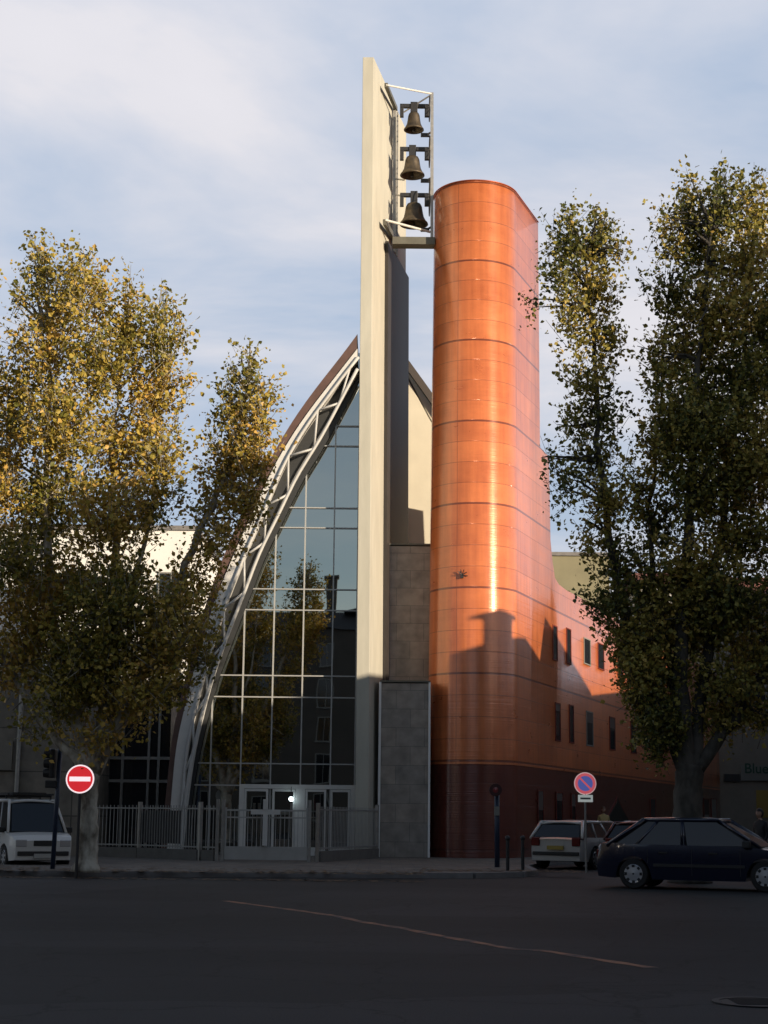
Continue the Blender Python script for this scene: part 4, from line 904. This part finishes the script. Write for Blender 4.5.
# ------------------------------------------------------------------ signs, signals, bollards
def disc(mb, c, r0, y0, y1, n=40): mb.lathe([(.001, y0), (r0, y0), (r0, y1), (.001, y1)], c, n, 'y', close=False); return mb
c = V(80, 779, 37.0); rr = 14.0*37/1600
s = thing('no_entry_sign', 'round red no entry sign with a white bar beside the pale tree trunk', 'road sign', (c.x, c.y, 0))
red_s = mat('flash glow red sign sheet', (.62, .02, .03), .4, emit=(.8, .03, .04), estr=.55); wh_s = mat('flash glow white sign sheet', (.85, .85, .85), .4, emit=(1, .85, .88), estr=.7)  # emission stands in for camera flash thrown back by the sheeting
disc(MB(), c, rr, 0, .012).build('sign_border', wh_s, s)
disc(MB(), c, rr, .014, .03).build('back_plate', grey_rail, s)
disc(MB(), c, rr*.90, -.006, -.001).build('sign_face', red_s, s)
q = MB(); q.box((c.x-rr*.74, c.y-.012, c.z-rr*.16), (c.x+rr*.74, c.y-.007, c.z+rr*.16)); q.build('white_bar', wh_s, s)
q = MB(); q.tube([(c.x, c.y+.06, 0), (c.x, c.y+.06, c.z+rr*.8)], .035, 10); q.build('pole', black_m, s)
c = V(585.3, 783.5, 44.0); rr = 9.7*44/1600*1.03
s = thing('no_parking_sign', 'round blue and red no parking sign above a small white plate', 'road sign', (c.x, c.y, 0))
disc(MB(), c, rr, 0, .02).build('sign_ring', mat('flash glow red ring', (.6,.04,.06), .4, emit=(.85,.16,.2), estr=.38), s)  # ring, border, face and plate emit in place of returned flash
disc(MB(), c, rr*1.10, .022, .03).build('border', mat('flash glow pale border', (.7,.6,.58), .4, emit=(.8,.6,.6), estr=.3), s)
disc(MB(), c, rr*.74, -.006, -.001).build('sign_face', mat('flash glow blue face', (.04,.09,.45), .4, emit=(.16,.2,.62), estr=.30), s)
q = MB()
q.prism([c+Vector((-rr*.60, -.008, rr*.48)), c+Vector((-rr*.48, -.008, rr*.60)), c+Vector((rr*.60, -.008, -rr*.48)), c+Vector((rr*.48, -.008, -rr*.60))], (0, -.004, 0)); q.build('red_slash', MATS['flash glow red ring'], s)
q = MB(); q.box((c.x-.20, c.y, c.z-rr-.22), (c.x+.20, c.y+.015, c.z-rr-.03)); q.build('plate', mat('flash glow pale plate', (.7,.72,.7), .5, emit=(.6,.66,.63), estr=.28), s)
q = MB(); q.box((c.x-.14, c.y-.004, c.z-rr-.15), (c.x+.14, c.y-.001, c.z-rr-.10)); q.build('plate_text_line', mat('grey print', (.2,.22,.21), .6), s)
q = MB(); q.tube([(c.x, c.y+.05, 0), (c.x, c.y+.05, c.z+rr*.7)], .03, 10); q.build('pole', grey_rail, s)
# left traffic light, seen from the side
b = GX(55, 39.0); tl_ = thing('traffic_light', 'black three lamp traffic light on a dark blue pole beside the van', 'traffic light', b, group='traffic lights on blue poles')
ztop = V(58, 742, 39).z
q = MB(); q.tube([b, (b.x+.05, b.y, ztop)], .055, 12); q.build('pole', blue_pole, tl_, smooth=True)
z0 = V(54, 778, 39).z; z1 = V(54, 749, 39).z; hx = b.x-.08
q = MB(); q.box((hx-.09, b.y-.14, z0), (hx+.03, b.y+.14, z1)); hsg = q.build('housing', black_m, tl_, bevel=.03)
for k in range(3):
    zc_ = z0+(z1-z0)*(k+.5)/3; q = MB(); q.lathe([(.10, -.24), (.12, -.085)], (hx, b.y, zc_), 16, 'x', close=False); q.build('visor', black_m, hsg)
    q = MB(); q.lathe([(.01, -.105), (.09, -.092)], (hx, b.y, zc_), 16, 'x'); q.build('lens', mat('unlit lens '+'red amber green'.split()[2-k], ((.02,.08,.03), (.1,.05,.01), (.1,.01,.01))[k], .2), hsg)
z0 = V(54, 788, 39).z; z1 = V(54, 780.5, 39).z
q = MB(); q.box((hx-.18, b.y-.10, z0), (hx+.10, b.y+.10, z1)); q.build('lower_box', black_m, tl_, bevel=.02)
# right signal, small round head
b = GX(497, 44.0); b.z = 0; tr_ = thing('traffic_light', 'slim blue pole with a small round repeater lamp before the orange tower', 'traffic light', b, group='traffic lights on blue poles')
zc_ = V(493.5, 790, 44).z
q = MB(); q.tube([(b.x, b.y, 0), (b.x, b.y, zc_+.12)], .07, 12); q.build('pole', blue_pole, tr_, smooth=True)
q = MB(); q.lathe([(.001, -.08), (.17, -.08), (.17, .06), (.001, .06)], (b.x-.05, b.y-.12, zc_), 20, 'y', close=False); hd_ = q.build('lamp_head', mat('dark maroon housing', (.05,.008,.008), .5), tr_)
q = MB(); q.lathe([(.001, -.10), (.075, -.09)], (b.x-.05, b.y-.12, zc_), 16, 'y'); q.build('lens', mat('dim red lens', (.25,.05,.05), .2), hd_)
q = MB(); zz = V(497, 811, 44).z; q.box((b.x-.08, b.y-.12, zz-.12), (b.x+.06, b.y-.05, zz+.12)); q.build('push_button_box', shutter, tr_)
for px, Y, lb in ((507.5, 41.3, 'dark bollard on the kerb corner nearer to the slim blue pole'), (522.5, 41.9, 'dark bollard on the kerb corner nearer to the silver hatchback')):
    b = GX(px, Y); b.z = 0; t = thing('bollard', lb, 'bollard', b, group='bollards at the kerb corner')
    q = MB(); q.lathe([(.07, 0), (.065, .08), (.045, .1), (.045, .88)], b, 14); q.build('shaft', black_m, t, smooth=False)
    q = MB(); q.lathe([(.05, .881), (.065, .91), (.06, .97), (.01, 1.0)], b, 14); q.build('cap', black_m, t, smooth=True)

# ------------------------------------------------------------------ people
def person(label, loc, rz, top_m, leg_m, hair_m, h=1.68, arms='down'):
    root = thing('person', label, 'person', loc, rz); ORG[root] = Vector((0,0,0)); k = h/1.72
    J = {'pel': (0,0,.95), 'sp': (0,.01,1.12), 'ch': (0,.0,1.32), 'ne': (0,0,1.46), 'he': (0,-.01,1.52),
         'hl': (.09,0,.90), 'kl': (.10,-.02,.50), 'al': (.10,.02,.09), 'tl': (.11,-.13,.04), 'hr': (-.09,0,.90), 'kr': (-.10,.03,.50), 'ar': (-.11,.07,.09), 'tr': (-.12,-.08,.04),
         'sl': (.17,0,1.38), 'el': (.23,.02,1.12), 'wl': (.20,-.10,.90), 'sr': (-.17,0,1.38), 'er': (-.23,.03,1.12), 'wr': (-.21,-.06,.88)}
    if arms == 'phone': J['er'] = (-.22, -.05, 1.13); J['wr'] = (-.12, -.22, 1.30)
    Rd = {'pel': .135, 'sp': .12, 'ch': .135, 'ne': .055, 'he': .055, 'hl': .09, 'kl': .06, 'al': .04, 'tl': .035, 'hr': .09, 'kr': .06, 'ar': .04, 'tr': .035, 'sl': .065, 'el': .045, 'wl': .03, 'sr': .065, 'er': .045, 'wr': .03}
    E = [('pel','sp'),('sp','ch'),('ch','ne'),('ne','he'),('pel','hl'),('hl','kl'),('kl','al'),('al','tl'),('pel','hr'),('hr','kr'),('kr','ar'),('ar','tr'),('ch','sl'),('sl','el'),('el','wl'),('ch','sr'),('sr','er'),('er','wr')]
    ks = list(J); vs_ = [Vector(J[a])*k for a in ks]; es = [(ks.index(a), ks.index(b)) for a, b in E]; rad = [Rd[a]*k for a in ks]
    for s_, wn_ in ((1, 'wl'), (-1, 'wr')):       # hands: palm and five fingers
        w_ = Vector(J[wn_])*k; dn = Vector((0, -.25, -1)).normalized() if not (arms == 'phone' and s_ < 0) else Vector((.1, -.4, .9)).normalized()
        pi = len(vs_); vs_.append(w_+dn*.07); rad.append(.028); es.append((ks.index(wn_), pi))
        for f_ in range(5):
            o = Vector((0, (f_-1.5)*.021, 0)) if f_ < 4 else Vector((0, -.045, .03)); ln = (.07, .08, .075, .06, .05)[f_]
            a_ = len(vs_); vs_.append(w_+dn*.10+o); rad.append(.009); vs_.append(w_+dn*(.10+ln*.5)+o*1.1); rad.append(.0085); vs_.append(w_+dn*(.10+ln)+o*1.1+Vector((-s_*.02, 0, 0))); rad.append(.0075)
            es += [(pi, a_), (a_, a_+1), (a_+1, a_+2)]
    me = bpy.data.meshes.new('body'); me.from_pydata([tuple(v_) for v_ in vs_], es, []); o = bpy.data.objects.new('body', me); col.objects.link(o)
    md = o.modifiers.new('skin', 'SKIN'); me.skin_vertices[0].data[0].use_root = True
    for i, r_ in enumerate(rad): me.skin_vertices[0].data[i].radius = (r_*(1.25 if ks[i:i+1] and ks[i] in ('pel','sp','ch') else 1), r_)
    o.modifiers.new('sub', 'SUBSURF').levels = 1; o.modifiers['sub'].render_levels = 2
    dg = bpy.context.evaluated_depsgraph_get(); nm = bpy.data.meshes.new_from_object(o.evaluated_get(dg)); bpy.data.objects.remove(o)
    # head joined to the body mesh
    bm = bmesh.new(); bm.from_mesh(nm)
    hc = Vector((0, -.02, 1.62))*k
    hv_ = bmesh.ops.create_uvsphere(bm, u_segments=24, v_segments=18, radius=1)['verts']
    for v_ in hv_:
        x, y, z = v_.co; jaw = 1-.22*max(0, -z)
        v_.co = hc+Vector((x*.075*jaw, y*.095, z*.118))*k
        if y < -.8 and abs(x) < .16 and -.25 < z < .15: v_.co.y -= .018*k
        if abs(x) > .93 and abs(z) < .25: v_.co.x *= 1.14
        if y < -.7 and .05 < z < .3 and .2 < abs(x) < .5: v_.co.y += .006*k
    for f_ in bm.faces: f_.smooth = True
    bm.to_mesh(nm); bm.free()
    nm.materials.clear()
    for mm_ in (top_m, leg_m, skin, mat('shoe', (.02,.02,.02), .5)): nm.materials.append(mm_)
    for p_ in nm.polygons:
        z = p_.center.z/k; x = abs(p_.center.x)/k; y = p_.center.y
        handz = (z < .90 and x > .165 and z > .6) or (arms == 'phone' and y < -.2)
        p_.material_index = 2 if (z > 1.475 or handz) else 0 if (z > .80) else 1 if z > .10 else 3
        p_.use_smooth = True
    bo = bpy.data.objects.new('body', nm); col.objects.link(bo); bo.parent = root
    hr_ = MB()
    for i in range(13):
        th = math.pi*i/12
        for j in range(24):
            a = 2*math.pi*j/24; x, y, z = math.sin(th)*math.cos(a), math.sin(th)*math.sin(a), math.cos(th)
            lim = -.75 if y > -.1 else .35
            zz = max(z, lim); hr_.v.append(tuple(hc+Vector((x*.088, y*.108+.012, zz*.13+.008))*k))
    for i in range(12):
        for j in range(24): j2 = (j+1) % 24; hr_.f.append((i*24+j, i*24+j2, (i+1)*24+j2, (i+1)*24+j))
    hr_.build('hair', hair_m, root, smooth=True, local=True)
    ey = MB()
    for s_ in (1, -1): ey.lathe([(.001, -.012), (.010, -.006), (.001, .004)], hc+Vector((s_*.03, -.088, .012))*k, 10, 'y')
    ey.box(hc+Vector((-.022, -.090, -.062))*k, hc+Vector((.022, -.083, -.054))*k)
    ey.build('eyes', mat('dark eyes', (.03,.015,.012), .3), root, local=True)
    return root
person('person with dark hair in dark clothes standing behind the dark blue car', GX(760, 39.5)+Vector((0,0,0)), R(-60), mat('black coat', (.012,.012,.014), .8), mat('black trousers', (.012,.012,.014), .8), mat('dark hair', (.015,.01,.008), .6), 1.70)
P_ = GX(603.5, 60.5); P_.z = KH
person('person in a pale yellow coat standing beside the arched doorway', P_, R(10), mat('pale yellow coat', (.42,.33,.14), .8, var=.1), mat('dark trousers', (.03,.03,.04), .8), mat('brown hair', (.07,.04,.02), .6), 1.72)

# ------------------------------------------------------------------ trees
def limb_pts(pxs, Y0, dY):
    out_ = []
    for i, (x, y) in enumerate(pxs): out_.append(V(x, y, Y0 + dY*i/(len(pxs)-1)))
    return out_
def smooth_line(p, n=5):
    out_ = []
    for i in range(len(p)-1):
        p0 = p[max(0, i-1)]; p1 = p[i]; p2 = p[i+1]; p3 = p[min(len(p)-1, i+2)]
        for k in range(n):
            t = k/n; out_.append(.5*((2*p1)+(p2-p0)*t+(2*p0-5*p1+4*p2-p3)*t*t+(3*p1-p0-3*p2+p3)*t**3))
    out_.append(p[-1]); return out_
def tree(label, base, trunk_px, limbs, lobes, Y0, r0, barkm, leafm, seed, dens=1.0, grp='plane trees in front of the church'):
    rng = np.random.RandomState(seed); root = thing('plane_tree', label, 'tree', base, group=grp)
    tr_p = [base] + [V(x, y, Y0) for x, y in trunk_px]; tp = smooth_line(tr_p, 6)
    tb = MB(); n = len(tp); radii = [r0*(1.35-.35*min(1, i/3)) - r0*.22*i/n + .02*math.sin(i*2.1) for i in range(n)]
    tb.tube(tp, radii, 16)
    ends = []
    for px, dY, ra, rb in limbs:
        p = smooth_line(limb_pts(px, Y0, dY), 6); n = len(p)
        p = [q+Vector((rng.normal(0, .04), rng.normal(0, .04), 0)) if 2 < i < n-1 else q for i, q in enumerate(p)]
        tb.tube(p, [ra+(rb-ra)*(i/(n-1))**.8 for i in range(n)], 10); ends.append(p)
    allp = [q for e in ends for q in e[4:]]
    AP = np.array([[q.x, q.y, q.z] for q in allp])
    tints, vs_, fs_ = [], [], []
    cs = []
    for cx, cy, rx, ry, dY, dn in lobes:
        Yc = Y0+dY; c_ = V(cx, cy, Yc); s_ = Yc/1600.0; A, B = rx*s_, ry*s_; Dp = max(.7, min(A, B)*1.15)
        ntw = int(math.pi*rx*ry*dn*dens/3.0/9)
        # twig from nearest limb point to lobe centre
        j = int(np.argmin(((AP-np.array(c_))**2).sum(1))); st = allp[j]
        for kk in range(3):
            e = c_+Vector((rng.normal(0, A*.4), rng.normal(0, Dp*.4), rng.normal(.1, B*.45)))
            mid_ = st.lerp(e, .5)+Vector((rng.normal(0,.1), rng.normal(0,.1), rng.normal(.1,.12)))
            tb.tube(smooth_line([st, mid_, e], 3), [.045, .04, .035, .028, .02, .014, .008], 5)
        for _ in range(ntw):
            d = rng.normal(size=3); d /= np.linalg.norm(d); u = rng.rand()**(1/2.4)
            u *= (.80+.28*math.sin(3*d[0]+seed+cx)*math.cos(4*d[2]+cy)) + .12*rng.rand()
            tc_ = np.array([c_.x+A*d[0]*u*1.05, c_.y+Dp*d[1]*u, c_.z+B*d[2]*u*1.05])
            td = np.array([d[0]*.7, d[1]*.7, .75+.5*d[2]])+rng.normal(size=3)*.35; td /= np.linalg.norm(td); tl_n = .28+.35*rng.rand()
            tt = rng.rand()*.5+.25*math.sin(cx*.05+cy*.03)+.17
            if rng.rand() < .45: tb.tube([Vector(tc_-td*tl_n*.9), Vector(tc_+td*tl_n*.8)], [.009, .004], 3)
            for _k in range(rng.randint(6, 13)):
                w_ = rng.rand()*2-1; cs.append((tc_+td*tl_n*w_+rng.normal(size=3)*(.085-.03*w_), tt+rng.normal()*.2))
    for q, tt in cs:
        s_ = .054*(.5+.95*rng.rand()**1.3); nrm = rng.normal(size=3)+np.array([0, -.1, .45]); nrm /= np.linalg.norm(nrm)
        a = np.cross(nrm, rng.normal(size=3)); a /= np.linalg.norm(a); b = np.cross(nrm, a); k = len(vs_); asp = .75+.35*rng.rand(); fo_ = .1+.5*rng.rand()
        for ca, cb_ in ((-1, 0), (-.45, .62), (.2, .85), (.5, .42), (1.1, 0), (.5, -.42), (.2, -.85), (-.45, -.62)):
            fold = nrm*abs(cb_)*fo_
            v_ = q+(a*ca+b*cb_*asp+fold)*s_; vs_.append((v_[0]-base.x, v_[1]-base.y, v_[2]-base.z))
        fs_.append((k, k+1, k+2, k+3, k+4)); fs_.append((k, k+4, k+5, k+6, k+7)); tints += [tt, tt]
    tb.build('trunk', barkm, root, smooth=True)
    me = bpy.data.meshes.new('crown'); me.from_pydata(vs_, [], fs_); me.materials.append(leafm)
    at = me.attributes.new('tint', 'FLOAT', 'FACE'); at.data.foreach_set('value', np.clip(np.array(tints, dtype=np.float32), 0, 1))
    o = bpy.data.objects.new('crown', me); col.objects.link(o); o.parent = root
    print(label, 'leaves', len(cs)); return root
leaf_a = leaf_mat('autumn plane leaves', (.14, .14, .028), (.44, .33, .06), (.60, .37, .10))
leaf_b = leaf_mat('green plane leaves', (.07, .085, .02), (.32, .27, .055), (.52, .36, .09))
b = GX(88, 37.4); b.z = KH
L_lobes = [(40,255,7,20,.3,.8),(78,262,8,22,-.2,.8),(97,270,6,18,.4,.7),(130,292,7,20,0,.8),(163,305,7,20,.1,.8),(178,330,8,20,0,.7),(18,300,8,18,.2,.6),(248,355,6,14,0,.8),(228,385,7,16,0,.7),(270,395,7,18,0,.7),(110,600,55,40,-.9,1),(45,590,50,35,.9,1),(165,640,40,36,-.7,1),(60,650,60,35,.9,1),(20,545,40,30,.9,.9),(90,665,55,40,.2,1),(140,690,45,30,-.7,.9),(42,280,24,38,.5,.8),(75,290,26,42,-.3,.85),(98,300,20,32,.6,.7),(128,322,26,38,.2,.85),(162,338,24,42,-.4,.85),(50,345,42,48,.3,1),(105,360,42,45,-.5,1),(158,390,34,45,.4,1),(12,400,32,70,.8,.8),(60,420,50,55,-.8,1),(125,440,48,50,.8,1),(162,465,28,50,-.2,.8),
 (0,480,30,60,0,.9),(50,495,52,55,.8,1),(110,515,52,50,-.8,1),(148,510,30,28,.4,.7),(-35,420,40,90,.5,.8),(-45,560,45,80,-.5,.8),(15,560,45,38,-1,.7),(80,580,48,40,.6,.75),(128,590,36,42,-.4,.7),(35,620,48,45,.2,.9),(95,640,50,45,-.6,1),(150,640,40,42,.6,.9),(188,628,32,40,-.3,.8),
 (10,665,45,38,.5,.9),(70,690,50,36,-.4,.9),(125,700,40,32,.4,.8),(172,680,30,30,.2,.8),(200,655,20,25,0,.5),(100,735,40,20,-.3,.55),(40,728,35,18,.5,.4),
 (248,372,17,22,0,.65),(240,402,26,30,.3,.75),(258,415,22,30,-.3,.75),(232,445,32,36,.2,.9),(255,460,26,36,-.4,.9),(225,482,32,32,.5,.85),(245,500,30,30,-.2,.85),(205,512,20,24,.3,.4),(210,545,30,28,-.3,.7),(232,535,20,24,.2,.6),(196,585,28,28,.3,.75),(170,600,26,26,-.2,.6)]
tree('plane tree with golden brown crown and pale mottled trunk on the left', b, [(88,835),(88,800),(92,765)],
     [([(92,775),(72,700),(52,620),(46,500),(50,400),(48,330)], .9, .22, .02), ([(92,775),(108,680),(114,560),(112,460),(118,390)], .9, .20, .02), ([(94,772),(128,700),(168,610),(205,520),(235,450),(248,380)], .3, .19, .02), ([(90,772),(50,730),(0,650),(-30,520)], .4, .14, .03), ([(92,775),(118,640),(150,520),(160,400)], .9, .12, .02)],
     L_lobes, 37.4, .255, bark, leaf_a, 11, 1.0)
b = GX(688, 38.0); b.z = 0.0
R_lobes = [(628,640,26,34,.2,1.1),(642,670,30,34,-.3,1.1),(650,705,30,30,.2,1.1),(662,735,26,24,-.2,1),(618,600,22,26,.1,.9),(655,640,40,40,.6,1.1),(720,715,40,30,.3,.9),(570,222,6,16,0,.8),(600,228,7,18,0,.8),(690,186,6,16,0,.8),(722,182,7,18,0,.8),(752,188,7,18,0,.8),(662,222,6,16,0,.7),(738,190,6,16,.3,.7),(548,250,6,14,0,.6),(620,255,6,16,0,.6),(700,600,55,40,0,1),(735,480,50,50,.6,1),(690,430,50,50,-.6,1),(568,240,22,30,0,.75),(598,240,26,32,.4,.75),(560,275,20,32,-.3,.6),(592,290,30,40,.3,.85),(570,320,22,28,-.2,.65),(603,340,24,34,.2,.8),(585,375,28,30,-.3,.65),(605,410,26,34,.3,.6),(575,420,22,24,0,.55),(590,460,36,34,.4,.65),(565,490,18,22,-.2,.5),(612,500,34,36,-.3,.65),(590,540,22,26,.3,.5),(622,560,30,34,.2,.8),(605,605,26,24,-.3,.75),(532,300,7,26,-.2,.35),(547,462,6,12,0,.6),
 (690,214,26,30,.3,.8),(722,208,24,34,-.3,.85),(757,217,26,36,.2,.85),(668,240,20,24,0,.6),(702,250,40,34,.5,1),(748,262,36,40,-.5,1),(676,292,30,34,.2,.85),(720,310,44,44,-.4,1.1),(765,330,36,60,.4,1),(690,350,38,40,.5,1),(740,380,46,50,0,1.1),(660,370,24,38,-.4,.7),(700,415,48,46,.4,1.1),(665,440,30,40,.2,.8),(755,450,44,55,-.5,1.1),(640,480,22,36,-.2,.5),(700,490,46,46,-.4,1),(660,520,34,36,.5,.75),(740,540,46,40,.5,1),
 (690,565,46,34,-.2,.9),(650,590,34,34,.2,1),(735,600,48,36,-.4,1.1),(695,625,50,34,.5,1.1),(640,635,30,28,-.3,1),(760,650,44,40,.3,1.1),(665,670,36,32,.3,1),(725,680,36,32,-.2,.9),(640,690,24,26,.2,.8),(665,715,30,26,-.4,.9),(760,710,30,26,.3,.6),(655,745,20,18,0,.6),(800,560,50,80,0,1),(800,400,45,90,.4,1),(805,680,40,50,0,.8)]
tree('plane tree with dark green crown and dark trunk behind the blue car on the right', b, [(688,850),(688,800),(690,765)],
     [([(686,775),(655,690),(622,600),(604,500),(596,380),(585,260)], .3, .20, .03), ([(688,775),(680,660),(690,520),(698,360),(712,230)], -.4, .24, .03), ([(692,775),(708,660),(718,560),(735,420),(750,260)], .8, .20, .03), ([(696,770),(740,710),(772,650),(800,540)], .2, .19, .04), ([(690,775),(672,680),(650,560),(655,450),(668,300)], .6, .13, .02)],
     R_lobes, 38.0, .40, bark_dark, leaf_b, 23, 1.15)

rng = np.random.RandomState(5); vs_, fs_ = [], []
for i in range(2600):
    if rng.rand() < .62: x = rng.uniform(-16, 5); y = 37.35+abs(rng.normal(0, 1.6)) if x < 1 else 39.9+abs(rng.normal(0, 1)); z = KH+.006
    elif rng.rand() < .5: x = rng.uniform(-16, 1); y = 37.1-abs(rng.normal(0, .35)); z = .012
    else: continue
    if z > .1 and (x > 1.5 and y < 40.3): continue
    a = rng.rand()*6.28; s_ = .05+.05*rng.rand(); k = len(vs_)
    for j in range(5): r_ = s_*(1 if j % 2 == 0 else .7); vs_.append((x+r_*math.cos(a+j*1.257), y+r_*math.sin(a+j*1.257), z+.012*rng.rand()))
    fs_.append((k, k+1, k+2, k+3, k+4))
me = bpy.data.meshes.new('fallen_leaves'); me.from_pydata(vs_, [], fs_); me.materials.append(mat('dry brown leaves', (.12,.07,.03), .8, var=.4, vscale=2))
fl_ = bpy.data.objects.new('fallen_leaves', me); col.objects.link(fl_); tag(fl_, 'dry brown leaves scattered over the pavement and road', 'leaves', kind='stuff')

# render settings
scn.render.resolution_x = 768; scn.render.resolution_y = 1024
